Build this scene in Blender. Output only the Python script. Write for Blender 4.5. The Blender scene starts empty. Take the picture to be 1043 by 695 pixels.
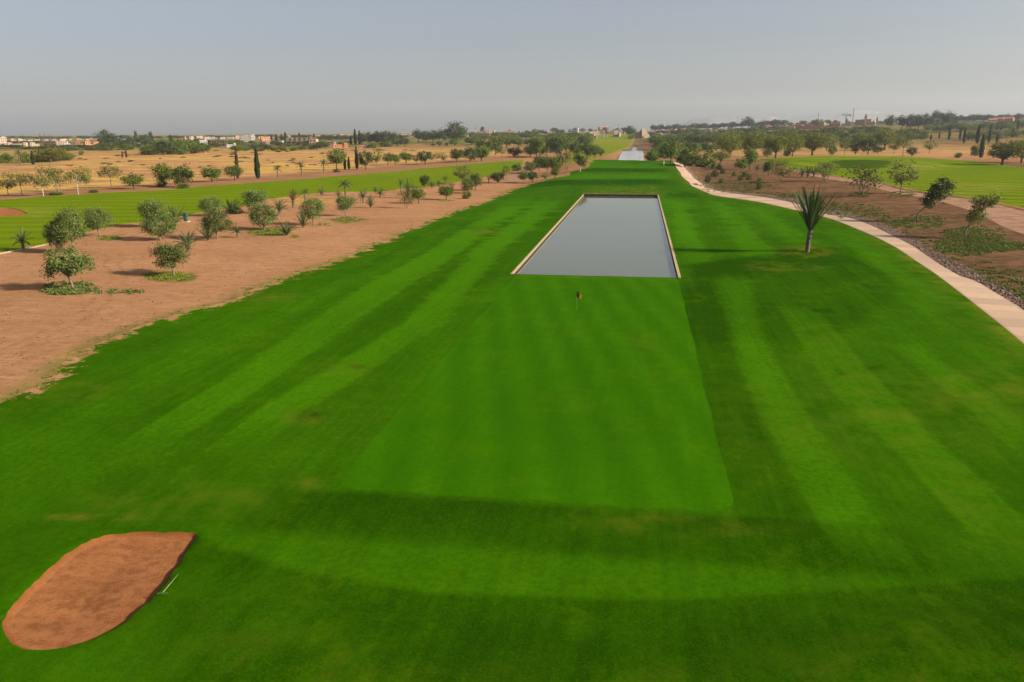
import bpy, math, random, colorsys
import numpy as np
from mathutils import Vector, Matrix, noise
from mathutils.geometry import delaunay_2d_cdt

random.seed(7)
S = bpy.context.scene
COL = S.collection
PI = math.pi

# ------------------------------------------------------------------ camera
F, CX, CY, HOR, H = 820.0, 521.5, 347.5, 134.0, 18.0      # photograph pixels, metres
PITCH = math.atan((CY - HOR) / F)
YAW = math.atan(132.5 / math.hypot(F, CY - HOR))
cam_d = bpy.data.cameras.new("camera")
cam = bpy.data.objects.new("camera", cam_d)
COL.objects.link(cam)
S.camera = cam
cam.location = (0, 0, H)
cam.rotation_euler = (PI / 2 - PITCH, 0, YAW)
cam_d.sensor_width = 36
cam_d.lens = 36 * F / 1043.0
cam_d.clip_start = 0.1
cam_d.clip_end = 40000

FWD = np.array([-math.sin(YAW) * math.cos(PITCH), math.cos(YAW) * math.cos(PITCH), -math.sin(PITCH)])
RGT = np.array([math.cos(YAW), math.sin(YAW), 0.0])
UPV = np.cross(RGT, FWD)
ROLL = math.radians(0.25)
RGT, UPV = RGT * math.cos(ROLL) - UPV * math.sin(ROLL), UPV * math.cos(ROLL) + RGT * math.sin(ROLL)
cam.rotation_euler = Matrix((RGT, UPV, -FWD)).transposed().to_euler()

def ray(px, py):
    px = np.asarray(px, float); py = np.asarray(py, float)
    return FWD + ((px - CX) / F)[..., None] * RGT + ((CY - py) / F)[..., None] * UPV

def proj(x, y, z):
    v = np.stack([x, y, np.asarray(z) - H], -1)
    d = v @ FWD
    d = np.where(d < 0.5, 0.5, d)
    return CX + F * (v @ RGT) / d, CY - F * (v @ UPV) / d

def flat(px, py):
    d = ray(px, py)
    t = -H / np.minimum(d[..., 2], -1e-4)
    return d[..., 0] * t, d[..., 1] * t

def sstep(a, b, x):
    t = np.clip((x - a) / (b - a), 0, 1)
    return t * t * (3 - 2 * t)

def W(pts):                       # outline given in photograph pixels -> ground metres (flat)
    a = np.array(pts, float)
    x, y = flat(a[:, 0], a[:, 1])
    return np.stack([x, y], -1)

def smooth(pts, n=6, closed=False):
    """Catmull-Rom through the points"""
    p = [np.array(q, float) for q in pts]
    out = []
    m = len(p)
    rng_ = range(m if closed else m - 1)
    for i in rng_:
        if closed:
            a, b, c, d = p[i - 1], p[i], p[(i + 1) % m], p[(i + 2) % m]
        else:
            a, b, c, d = p[max(i - 1, 0)], p[i], p[i + 1], p[min(i + 2, m - 1)]
        for k in range(n):
            t = k / n
            out.append(0.5 * ((2 * b) + (-a + c) * t + (2 * a - 5 * b + 4 * c - d) * t * t + (-a + 3 * b - 3 * c + d) * t ** 3))
    if not closed:
        out.append(p[-1])
    return np.array(out)

def inside(poly, x, y):
    x = np.asarray(x); y = np.asarray(y)
    r = np.zeros(x.shape, bool)
    n = len(poly)
    bx0, by0 = poly.min(0); bx1, by1 = poly.max(0)
    sel = (x >= bx0) & (x <= bx1) & (y >= by0) & (y <= by1)
    if not sel.any():
        return r
    xs, ys = x[sel], y[sel]
    q = np.zeros(xs.shape, bool)
    for i in range(n):
        x0, y0 = poly[i]; x1, y1 = poly[(i + 1) % n]
        if y0 == y1:
            continue
        c = (y0 > ys) != (y1 > ys)
        q ^= c & (xs < (x1 - x0) * (ys - y0) / (y1 - y0) + x0)
    r[sel] = q
    return r

def dist_poly(poly, x, y, closed=True, cap=None):
    d = np.full(np.shape(x), 1e9)
    n = len(poly)
    for i in range(n if closed else n - 1):
        a = poly[i]; b = poly[(i + 1) % n]
        ab = b - a
        L = max(ab @ ab, 1e-9)
        t = np.clip(((x - a[0]) * ab[0] + (y - a[1]) * ab[1]) / L, 0, 1)
        d = np.minimum(d, np.hypot(x - a[0] - t * ab[0], y - a[1] - t * ab[1]))
    return d

# ------------------------------------------------------------------ outlines on the ground
PX0, PX1, PY0, PY1 = -16.0, 5.4, 102.5, 239.0             # pond
GX0, GX1, GY0, GY1 = -15.4, 5.2, 37.0, 102.1              # putting green
POND = np.array([(PX0, PY0), (PX1, PY0), (PX1, PY1), (PX0, PY1)])
def rounded_rect(x0, x1, y0, y1, r, n=5):
    out = []
    for cx, cy, a0 in ((x1 - r, y1 - r, 0), (x0 + r, y1 - r, 90), (x0 + r, y0 + r, 180), (x1 - r, y0 + r, 270)):
        for k in range(n + 1):
            a = math.radians(a0 + 90 * k / n)
            out.append((cx + r * math.cos(a), cy + r * math.sin(a)))
    return np.array(out)
GREEN0 = rounded_rect(GX0, GX1, GY0, GY1, 1.6)
BUNKER = None
FARBUNKER = smooth(W([(-30, 222), (-20, 215), (0, 213.5), (16, 214.5), (27, 217.5), (22, 220), (0, 221.5), (-14, 223)]), 4, True)

path_lo = smooth(W([(683, 168.5), (686, 174), (691, 181), (700, 189), (715, 195.5), (735, 199.5), (770, 204.5), (800, 210.5), (840, 220.5),
                    (870, 232), (897.6, 245), (926, 262), (955, 279.5), (998, 314), (1041.5, 348.6), (1100, 402), (1160, 470), (1225, 570), (1290, 700)]), 4)
path_hi = smooth(W([(690, 167.5), (694, 172.5), (700, 179.5), (712, 188), (726, 193), (748, 197), (778, 201), (806, 206), (840, 214),
                    (877, 225.4), (920.6, 246.4), (945, 262), (975, 278.5), (998, 287), (1043, 315.5), (1110, 362), (1185, 425), (1265, 510), (1340, 620)]), 4)
PATH = np.concatenate([path_lo, path_hi[::-1]])
grav_hi = smooth(W([(692, 167), (699, 172), (708, 178.5), (722, 186), (738, 191), (760, 194.5), (790, 198), (815, 201.5), (842, 207.5),
                    (882, 217.5), (925, 236), (955, 252), (985, 268), (1012, 280), (1043, 299), (1105, 337), (1180, 395), (1275, 490), (1360, 595)]), 4)
grav_hi = path_hi[np.linspace(0, len(path_hi) - 1, len(grav_hi)).round().astype(int)] * .38 + grav_hi * .62
GRAVEL = np.concatenate([path_hi, grav_hi[::-1]])

def jag(poly, amp, seed, scale=0.25, step=1.2, closed=False):
    """break an outline up irregularly"""
    out = []
    n = len(poly)
    for i in range(n if closed else n - 1):
        a, b = poly[i], poly[(i + 1) % n]
        L = np.hypot(*(b - a))
        far = max(1.0, math.hypot(*a) / 90.0)
        k = max(1, min(14, int(L / (step * far))))
        for j in range(k):
            p = a + (b - a) * j / k
            v = noise.noise_vector(Vector((p[0] * scale / far, p[1] * scale / far, seed)))
            w = noise.noise_vector(Vector((p[0] * scale * 4 / far, p[1] * scale * 4 / far, seed + 5)))
            out.append(p + np.array((v[0] + .5 * w[0], v[1] + .5 * w[1])) * amp * min(far, 3))
    if not closed: out.append(poly[-1])
    return np.array(out)

def densify(poly):
    out = []
    for i in range(len(poly)):
        p, q = poly[i], poly[(i + 1) % len(poly)]
        L = math.hypot(*(q - p)); D = max(12.0, math.hypot(*((p + q) / 2)))
        if p[1] < 10 and q[1] < 10: D = 400
        k = max(1, int(L / (D * .012 + .1)))
        k = min(k, 120)
        out += [p + (q - p) * j / k for j in range(k)]
    return np.array(out)

GREEN = jag(GREEN0, .16, 2.2, .3, .8, True)

left_edge_px = [(610.5, 165), (604, 171), (594, 178), (575, 183.5), (556, 186), (536, 188.5), (520, 193), (513, 196.5), (500, 201.5), (488, 206),
                (470, 212.5), (452, 220), (424, 232), (398, 243), (370, 255), (349, 263), (320, 272), (285, 284), (262, 293),
                (240, 303), (205, 314), (172, 325), (140, 336), (112, 347), (92, 356), (70, 370), (45, 388), (20, 402), (0, 412), (-60, 440), (-260, 520)]
le = W(left_edge_px)
le = np.concatenate([le, np.array([(-95, 24.0), (-95, -60.0)])])
FAIRWAY = np.concatenate([jag(le, 0.7, 3.3)[:-1], np.array([(-95, -60.0), (float(path_lo[-1][0]) + 4, -60.0)]), path_lo[::-1]])
top_edge = W([(684, 166.5), (672, 164.6), (645, 164.2), (622, 164.4)])
FAIRWAY = np.concatenate([FAIRWAY, top_edge])

LEFTFAIR = np.concatenate([
    smooth(W([(-420, 262), (-200, 231), (0, 206), (62, 201), (125, 197), (190, 192.5), (260, 186.5), (325, 181), (390, 175.2), (455, 169.3), (520, 163.6), (532, 162), (534, 165)]), 4),
    jag(smooth(W([(531, 171), (520, 174), (509, 178.3), (480, 183), (464, 186), (440, 190), (410, 192.5), (380, 195), (347, 195.5), (310, 199), (275, 203), (249, 210),
              (225, 214), (200, 217), (170, 223), (145, 227), (118, 231), (85, 239), (55, 247), (0, 257), (-160, 290), (-420, 345)]), 3), 0.5, 9.1)])
RIGHTFAIR = np.concatenate([
    smooth(W([(770, 165), (790, 162.2), (840, 160), (900, 160.3), (955, 161.8), (1001, 166.5), (1043, 171.6), (1140, 181), (1400, 208)]), 4),
    jag(smooth(W([(1400, 292), (1120, 232), (1043, 217.6), (1007, 209), (969.5, 203), (945, 199), (920.6, 196), (897, 190), (874.5, 184.5), (850, 181), (822, 176), (800, 171.5), (782, 168)]), 3), 0.5, 4.7)])
FARFAIR = smooth(W([(577, 172.5), (573, 166), (580, 155), (588, 147), (600, 142.4), (622, 141.6), (645, 142), (646, 146), (642, 150.5), (632, 154), (622, 157.5), (612, 159), (606, 163), (590, 168)]), 3, True)
FARPOND = W([(628, 166), (634, 153.6), (643, 153.2), (645, 149.3), (649.5, 149.3), (648.5, 153), (655.3, 153), (655.8, 166)])
TRACK = np.concatenate([smooth(W([(508, 186), (523, 178.5), (528, 173.5), (535, 169.2), (541, 166.5)]), 4),
                        smooth(W([(543, 167.2), (538, 170.5), (536.5, 175), (538, 179), (528, 185)]), 4)])
RTRACK = np.concatenate([smooth(W([(800, 171.8), (822, 176.8), (850, 181.8), (874.5, 185.4), (897, 191.2), (920.6, 197.2), (969.5, 204.5), (1007, 211), (1043, 220), (1130, 238)]), 3),
                         smooth(W([(1130, 262), (1043, 243), (1000, 224), (965, 211), (930, 203), (897, 196), (870, 189), (845, 184.5), (818, 179), (797, 173.5)]), 3)])

# ------------------------------------------------------------------ relief
PALM_X, PALM_Y = [float(v) for v in flat(822, 256)]
riseU = np.array([-1.4, -1.06, -0.7, -0.4, -0.1, 0.0, 0.08, 0.2, 0.3, 0.5, 0.8])
riseZ = np.array([0.0, 0.5, 3.0, 6.5, 13.0, 15.5, 22.0, 30.0, 34.0, 38.0, 42.0])
ridge_c = flat(880, 171)
def relief(x, y):
    x = np.asarray(x, float); y = np.asarray(y, float)
    h = np.zeros(x.shape)
    D = np.hypot(x, y)
    # plain climbs slowly in the distance
    u = x / np.maximum(y, 1.0)
    h += np.interp(u, riseU, riseZ) * sstep(650, 2300, D) * (y > 0)
    # gentle undulation
    n = (np.sin(x * .083 + 1.3) * np.sin(y * .071 + .4) + .6 * np.sin(x * .19 + y * .13 + 2) + .5 * np.sin(x * .043 - y * .051)) * .11
    n += .5 * np.sin(x * .021 + 2) * np.sin(y * .017 + 1) * sstep(110, 260, D)
    keep = sstep(0, 6, np.maximum(np.maximum(PX0 - x, x - PX1), np.maximum(PY0 - y, y - PY1)))
    keepg = sstep(-2, 12, np.maximum(np.maximum(GX0 - x, x - GX1), np.maximum(GY0 - y, y - GY1)))
    h += n * keep * (.25 + .75 * keepg)
    # terraced tee mound beyond the pond
    lat = sstep(-44, -24, x) * (1 - sstep(16, 26, x))
    terr = sum(sstep(a, a + 9, y) for a in (243, 272, 312, 362)) * .85
    h += terr * lat * (1 - sstep(420, 436, y))
    # bank beyond the cart path
    n_ = len(path_hi)
    near = (x > -10) & (y > 0) & (D < 900)
    d = np.zeros(x.shape)
    if near.any():
        sgn = inside(BANK, x[near], y[near])
        dd = dist_poly(path_hi, x[near], y[near], closed=False)
        d[near] = np.where(sgn, dd, 0)
    h += (.40 * sstep(4, 13, d) + .35 * sstep(10, 30, d)) * (1 - sstep(480, 640, D))
    # raised green with a steep face on the second fairway
    rx, ry = ridge_c
    q = sstep(-46, -30, x - rx) * (1 - sstep(26, 48, x - rx)) * sstep(-3, 5, y - ry) * (1 - sstep(60, 110, y - ry))
    h += 2.2 * q
    # palm mound
    h += .9 * np.exp(-(((x - PALM_X) / 9) ** 2 + ((y - PALM_Y) / 7) ** 2))
    # near bank: the ground rolls up towards the viewer
    px, py = proj(x, y, np.zeros(x.shape))
    crest = np.interp(px, [-200, 0, 200, 300, 450, 700, 1043, 1300], [470, 515, 546, 580, 604, 610, 588, 560])
    cw = flat(np.clip(px, -300, 1400), crest)[1]
    roll = sstep(0.5, 7, cw - y) * (y > -70)
    h += .75 * roll
    # bunkers
    for B, dep in ((BUNKER, .66), (FARBUNKER, .9)):
        if B is None: continue
        c = B.mean(0)
        m = np.hypot(x - c[0], y - c[1]) < 45
        if m.any():
            dd = dist_poly(B, x[m], y[m])
            ins = inside(B, x[m], y[m])
            hb = np.where(ins, -.13 * sstep(0, .2, dd) - (dep - .45) * sstep(0, 4.5, dd), .05 * (1 - sstep(0, 2.2, dd)))
            h[m] += hb
    return h
BANK = np.concatenate([path_hi, np.array([(420, 30.0), (620, 700.0), (45, 700.0)])])

def ground(px, py):
    """where the line of sight through a photograph pixel meets the ground"""
    d = ray(float(px), float(py))
    lo = None
    ts = np.concatenate([np.linspace(12, 300, 300), np.geomspace(301, 3200, 500)]) / math.hypot(d[0], d[1])
    z = H + d[2] * ts - relief(d[0] * ts, d[1] * ts)
    k = np.argmax(z < 0)
    if not (z < 0).any():
        t = 2300 / math.hypot(d[0], d[1])
    elif k == 0:
        t = ts[0]
    else:
        t = ts[k - 1] + (ts[k] - ts[k - 1]) * z[k - 1] / (z[k - 1] - z[k])
    x, y = d[0] * t, d[1] * t
    return x, y, float(relief(np.array([x]), np.array([y]))[0])

BUNKER = smooth(np.array([ground(px_, py_)[:2] for px_, py_ in [(3, 641), (6, 628), (22, 607), (45, 585), (72, 562), (100, 548), (135, 543), (172, 543), (200, 544),
                   (194, 556), (182, 576), (162, 603), (138, 626), (108, 645), (72, 659), (38, 663.5), (14, 657)]]), 5, True)

def top_z(x, y, px, py):
    """height seen at row py above the ground point (x, y)"""
    d = ray(float(px), float(py))
    return H + d[2] * math.hypot(x, y) / math.hypot(d[0], d[1])

def depth(x, y, z):
    return float(np.array([x, y, z - H]) @ FWD)

# ------------------------------------------------------------------ helpers: properties, meshes, materials
def tag(o, label=None, cat=None, group=None, kind=None):
    if label: o["label"] = label
    if cat: o["category"] = cat
    if group: o["group"] = group
    if kind: o["kind"] = kind
    return o

def mesh(name, verts, faces, mats, fm=None, sm=True):
    me = bpy.data.meshes.new(name)
    me.from_pydata([tuple(map(float, v)) for v in verts], [], [tuple(int(i) for i in f) for f in faces])
    for m in mats:
        me.materials.append(m)
    if fm is not None:
        me.polygons.foreach_set("material_index", np.asarray(fm, dtype=np.int32))
    me.polygons.foreach_set("use_smooth", np.full(len(me.polygons), sm))
    me.update()
    return me

def obj(name, me, parent=None, loc=None):
    o = bpy.data.objects.new(name, me)
    COL.objects.link(o)
    if parent: o.parent = parent
    if loc is not None: o.location = loc
    return o

def empty(name, loc=(0, 0, 0)):
    o = bpy.data.objects.new(name, None)
    o.empty_display_size = .3
    COL.objects.link(o)
    o.location = loc
    return o

class MB:
    """collects shapes into one mesh"""
    def __init__(self): self.v = []; self.f = []; self.m = []
    def add(self, vs, fs, m=0):
        b = len(self.v); self.v += [tuple(p) for p in vs]
        self.f += [tuple(i + b for i in f) for f in fs]; self.m += [m] * len(fs)
        return self
    def box(self, x0, x1, y0, y1, z0, z1, m=0):
        v = [(x, y, z) for z in (z0, z1) for y in (y0, y1) for x in (x0, x1)]
        return self.add(v, [(0, 2, 3, 1), (4, 5, 7, 6), (0, 1, 5, 4), (2, 6, 7, 3), (0, 4, 6, 2), (1, 3, 7, 5)], m)
    def tube(self, pts, rad, n=7, m=0, cap=True):
        pts = [Vector(p) for p in pts]
        vs = []; fs = []
        for i, p in enumerate(pts):
            t = (pts[min(i + 1, len(pts) - 1)] - pts[max(i - 1, 0)])
            t = t.normalized() if t.length > 1e-9 else Vector((0, 0, 1))
            a = t.orthogonal().normalized() if abs(t.z) < .9 else Vector((1, 0, 0)) - t * t.x
            a.normalize(); b = t.cross(a)
            r = rad[i] if hasattr(rad, "__len__") else rad
            vs += [p + (a * math.cos(2 * PI * k / n) + b * math.sin(2 * PI * k / n)) * r for k in range(n)]
        for i in range(len(pts) - 1):
            for k in range(n):
                fs.append((i * n + k, i * n + (k + 1) % n, (i + 1) * n + (k + 1) % n, (i + 1) * n + k))
        if cap:
            fs.append(tuple(range(n - 1, -1, -1))); fs.append(tuple((len(pts) - 1) * n + k for k in range(n)))
        return self.add(vs, fs, m)
    def mesh(self, name, mats, sm=False): return mesh(name, self.v, self.f, mats, self.m, sm)
    def build(self, name, mats, parent=None, loc=None, sm=False): return obj(name, self.mesh(name, mats, sm), parent, loc)

class NT:
    def __init__(self, name):
        self.m = bpy.data.materials.new(name); self.m.use_nodes = True
        self.t = self.m.node_tree; self.t.nodes.clear()
        self.out = self.n("ShaderNodeOutputMaterial")
    def n(self, typ, **k):
        o = self.t.nodes.new(typ)
        for a, b in k.items(): setattr(o, a, b)
        return o
    def l(self, a, b): self.t.links.new(a, b)
    def val(self, s, v):
        if hasattr(v, "links"): self.l(v, s)
        else: s.default_value = v
    def mix(self, fac, a, b, mode="MIX"):
        o = self.n("ShaderNodeMix", data_type="RGBA", blend_type=mode)
        self.val(o.inputs[0], fac)
        for s, v in ((o.inputs[6], a), (o.inputs[7], b)):
            self.val(s, v if hasattr(v, "links") else (*v, 1))
        return o.outputs[2]
    def math(self, op, a, b=0.0, c=None, clamp=False):
        o = self.n("ShaderNodeMath", operation=op, use_clamp=clamp)
        self.val(o.inputs[0], a); self.val(o.inputs[1], b)
        if c is not None: self.val(o.inputs[2], c)
        return o.outputs[0]
    def ramp(self, x, a, b, c=0.0, d=1.0):
        o = self.n("ShaderNodeMapRange", interpolation_type="SMOOTHSTEP")
        self.val(o.inputs[0], x)
        for i, v in enumerate((a, b, c, d)): self.val(o.inputs[i + 1], v)
        return o.outputs[0]
    def noise(self, scale, detail=3, rough=.55, vec=None, dist=0.0):
        o = self.n("ShaderNodeTexNoise")
        o.inputs["Scale"].default_value = scale; o.inputs["Detail"].default_value = detail
        o.inputs["Roughness"].default_value = rough; o.inputs["Distortion"].default_value = dist
        if vec is None: vec = self.pos()
        self.l(vec, o.inputs["Vector"])
        return o.outputs[0]
    def pos(self, scale=None, rot=0.0):
        if not hasattr(self, "_g"): self._g = self.n("ShaderNodeNewGeometry")
        p = self._g.outputs["Position"]
        if scale is None: return p
        mp = self.n("ShaderNodeMapping"); self.l(p, mp.inputs[0])
        mp.inputs["Scale"].default_value = scale; mp.inputs["Rotation"].default_value = (0, 0, rot)
        return mp.outputs[0]
    def attr(self, name):
        a = self.n("ShaderNodeAttribute", attribute_name=name)
        return a
    def sep(self, c):
        s = self.n("ShaderNodeSeparateColor"); self.l(c, s.inputs[0]); return s.outputs
    def bump(self, h, dist, strength=1.0):
        b = self.n("ShaderNodeBump"); self.l(h, b.inputs["Height"])
        b.inputs["Distance"].default_value = dist; b.inputs["Strength"].default_value = strength
        return b.outputs[0]
    def bsdf(self, col, rough=.8, normal=None, spec=.2, **k):
        p = self.n("ShaderNodeBsdfPrincipled")
        self.val(p.inputs["Base Color"], col if hasattr(col, "links") else (*col, 1))
        self.val(p.inputs["Roughness"], rough)
        p.inputs["Specular IOR Level"].default_value = spec
        for a, b in k.items(): self.val(p.inputs[a.replace("_", " ")], b)
        if normal is not None: self.l(normal, p.inputs["Normal"])
        return p.outputs[0]
    def done(self, sh):
        self.l(sh, self.out.inputs["Surface"]); return self.m

def plain(name, col, rough=.8, var=.15, scale=3.0, spec=.2):
    t = NT(name)
    nz = t.noise(scale, 4)
    c = t.mix(t.ramp(nz, .3, .7), tuple(v * (1 - var) for v in col), tuple(min(1, v * (1 + var)) for v in col))
    return t.done(t.bsdf(c, rough, spec=spec))

# ------------------------------------------------------------------ ground materials
SAND = (.40, .215, .125)
def dirt_color(t):
    big = t.noise(.05, 5, .6); mid = t.noise(.6, 5, .65); fine = t.noise(4.5, 4, .7)
    c = t.mix(t.ramp(big, .35, .65), (.355, .180, .084), (.445, .238, .122))
    c = t.mix(t.ramp(mid, .42, .68, 0, .6), c, (.26, .118, .050))
    st = t.noise(1.0, 4, .6, t.pos((.05, .9, 1), .5))
    c = t.mix(t.ramp(st, .5, .7, 0, .4), c, (.52, .29, .145))
    c = t.mix(t.ramp(fine, .38, .62, 0, .6), c, (.23, .108, .046))
    gr = t.noise(1.7, 5, .75)
    hs_ = t.noise(1.0, 5, .7, t.pos((.35, 1.5, 1), .15))
    c = t.mix(t.ramp(hs_, .45, .68, 0, .26), c, (.56, .325, .185))
    c = t.mix(t.ramp(gr, .58, .74, 0, .4), c, (.22, .105, .048))
    for cx, cy, rr in ((-150.0, 40.0, 104.0), (-40.0, 150.0, 36.0), (-95.0, 190.0, 52.0)):
        dv = t.n("ShaderNodeVectorMath", operation="DISTANCE"); t.l(t.pos((1, 1, 0)), dv.inputs[0]); dv.inputs[1].default_value = (cx, cy, 0)
        q = t.math("ABSOLUTE", t.math("SUBTRACT", t.math("ABSOLUTE", t.math("SUBTRACT", t.math("ADD", dv.outputs["Value"], t.math("MULTIPLY", big, 9.0)), rr)), .85))
        c = t.mix(t.math("MULTIPLY", t.ramp(q, .08, .38, .55, 0), t.ramp(mid, .3, .6)), c, (.25, .125, .06))
    return c, fine, mid

def grass_mat(name, dark, light, dry=(.155, .135, .012), dirt=True, stripe=None, fine_amt=.32):
    t = NT(name)
    R, G, B = t.sep(t.attr("paint").outputs["Color"])[:3]
    p1 = t.noise(.045, 4, .6); p2 = t.noise(.35, 5, .65); p3 = t.noise(2.6, 4, .7); p4 = t.noise(11, 3, .7)
    # mower-combed streaks
    s1 = t.noise(1.0, 4, .6, t.pos((1.7, .05, 1), -.04))
    m1 = t.noise(1.1, 5, .7, t.pos((1, .55, 1)))
    tone = t.math("ADD", R, t.math("MULTIPLY", t.math("SUBTRACT", p2, .5), .5))
    tone = t.math("ADD", tone, t.math("MULTIPLY", t.math("SUBTRACT", p1, .5), .7))
    tone = t.math("ADD", tone, t.math("MULTIPLY", t.math("SUBTRACT", s1, .5), .5))
    tone = t.math("ADD", tone, t.math("MULTIPLY", t.math("SUBTRACT", m1, .5), .26))
    if stripe:
        ang, per, amt = stripe
        v = t.n("ShaderNodeSeparateXYZ"); t.l(t.pos((1, 1, 1), ang), v.inputs[0])
        w = t.math("SINE", t.math("ADD", t.math("MULTIPLY", v.outputs[0], 2 * PI / per), t.math("MULTIPLY", p1, 2.5)))
        tone = t.math("ADD", tone, t.math("MULTIPLY", t.math("MULTIPLY", w, p2), amt))
    tone = t.math("MINIMUM", t.math("MAXIMUM", tone, 0.0), 1.2)
    c = t.mix(tone, dark, light)
    hue = t.noise(.13, 5, .7); hue2 = t.noise(.75, 5, .75, t.pos((1, .6, 1)))
    c = t.mix(t.ramp(t.math("ADD", t.math("MULTIPLY", hue, .6), t.math("MULTIPLY", hue2, .4)), .50, .66, 0, .38), c, tuple(p_ * k_ for p_, k_ in zip(light, (1.55, .93, 1.0))))
    c = t.mix(t.ramp(t.math("ADD", t.math("MULTIPLY", hue, .4), t.math("MULTIPLY", hue2, .6)), .46, .32, 0, .30), c, tuple(p_ * .75 for p_ in dark))
    c = t.mix(t.ramp(R, -.55, -.05, .8, 0.0), c, (.012, .034, .001))
    c = t.mix(t.ramp(p3, .35, .7, 0, fine_amt), c, tuple(v * .62 for v in dark))
    c = t.mix(t.ramp(p4, .45, .75, 0, fine_amt * .9), c, tuple(v * 1.25 for v in light))
    dm = t.math("MULTIPLY", t.math("MULTIPLY", G, 1.9), t.ramp(t.math("ADD", t.math("MULTIPLY", p2, .7), t.math("MULTIPLY", t.noise(.9, 4, .7, t.pos((1, .35, 1))), .3)), .40, .66))
    dm = t.math("ADD", dm, t.math("MULTIPLY", t.ramp(p2, .60, .82), .18))
    dm = t.math("MULTIPLY", dm, t.ramp(p3, .30, .62, .25, 1.0), clamp=True)
    c = t.mix(dm, c, dry)
    bl = t.noise(5.5, 4, .75)
    nrm = t.bump(bl, .05, .7)
    if dirt:
        dc, f, m = dirt_color(t)
        e = t.math("ADD", t.math("ADD", t.math("MULTIPLY", t.math("SUBTRACT", p2, .5), 4.5), t.math("MULTIPLY", t.math("SUBTRACT", p3, .5), 2.0)), 0.35)
        bare = t.ramp(t.math("SUBTRACT", B, e), -.35, -.05, 1.0, 0.0)
        c = t.mix(bare, c, dc)
    return t.done(t.bsdf(c, .95, nrm, .0))

M = {}
M["fairway"] = grass_mat("fairway_grass", (.0130, .050, .0004), (.050, .160, .0010))
M["green"] = grass_mat("putting_green_grass", (.0225, .093, .0004), (.0425, .148, .001), dirt=False, stripe=(-.20, 3.1, .34), fine_amt=.22)
M["outer"] = grass_mat("outer_fairway_grass", (.082, .143, .0010), (.165, .222, .007), stripe=(1.35, 9.0, .5), dry=(.26, .21, .04))
M["outer_r"] = grass_mat("second_fairway_grass", (.080, .138, .0010), (.172, .222, .008), stripe=(-1.02, 11.0, .9), dry=(.26, .22, .05))
M["far_g"] = grass_mat("far_fairway_grass", (.115, .160, .001), (.19, .225, .005), stripe=(1.4, 30.0, .4), dry=(.25, .16, .03))

def ground_mat():
    t = NT("bare_dirt")
    R, G, B = t.sep(t.attr("paint").outputs["Color"])[:3]
    c, fine, mid = dirt_color(t)
    big = t.noise(.018, 4, .6); st = t.noise(1.0, 5, .65, t.pos((.012, .05, 1), -.2)); md = t.noise(.12, 5, .65)
    # dry yellow grass
    ym = t.math("MULTIPLY", R, t.ramp(t.math("ADD", t.math("MULTIPLY", st, .75), t.math("MULTIPLY", md, .45)), .565, .68), clamp=True)
    yc = t.mix(t.ramp(mid, .35, .65), (.56, .36, .070), (.42, .27, .08))
    c = t.mix(ym, c, yc)
    # green weeds and scrub
    fl = t.noise(1.0, 5, .7, t.pos((.022, .009, 1), .15))
    gm = t.math("MULTIPLY", t.ramp(t.math("ADD", t.math("MULTIPLY", t.noise(.5, 5, .7), .4), t.math("ADD", t.math("MULTIPLY", md, .25), t.math("MULTIPLY", fl, .35))), .43, .56), G)
    gc = t.mix(t.ramp(fine, .35, .65), (.035, .070, .010), (.085, .125, .02))
    c = t.mix(gm, c, gc)
    # darker, redder earth
    c = t.mix(t.math("MULTIPLY", B, t.ramp(md, .2, .7, .55, 1.0)), c, t.mix(t.ramp(mid, .35, .65), (.075, .042, .022), (.165, .088, .048)))
    peb = t.noise(9, 3, .7)
    nrm = t.bump(t.math("ADD", t.math("MULTIPLY", peb, .4), t.math("MULTIPLY", mid, 1.0)), .12, .8)
    return t.done(t.bsdf(c, .95, nrm, .0))
M["ground"] = ground_mat()

def sand_mat():
    t = NT("bunker_sand")
    b = t.noise(.45, 4, .6); m = t.noise(2.2, 5, .65); f = t.noise(14, 3, .75)
    rk = t.noise(1.0, 3, .6, t.pos((1.1, 7.0, 1), .75))
    c = t.mix(t.ramp(b, .35, .68), (.34, .140, .052), (.26, .100, .035))
    c = t.mix(t.ramp(m, .42, .66, 0, .75), c, (.17, .060, .020))
    c = t.mix(t.ramp(f, .4, .7, 0, .45), c, (.45, .175, .058))
    c = t.mix(t.ramp(rk, .5, .7, 0, .25), c, (.26, .09, .025))
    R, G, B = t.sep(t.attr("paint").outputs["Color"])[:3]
    c = t.mix(t.ramp(t.math("ADD", B, t.math("MULTIPLY", m, .25)), .16, .42, .75, 0.0), c, (.15, .055, .015))  # shade under the lip painted into the sand colour
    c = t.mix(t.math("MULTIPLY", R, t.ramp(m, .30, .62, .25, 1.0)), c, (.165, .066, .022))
    h = t.math("ADD", t.math("MULTIPLY", rk, .6), t.math("MULTIPLY", f, .5))
    return t.done(t.bsdf(c, .95, t.bump(h, .09, .9), .05))
M["sand"] = sand_mat()

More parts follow.
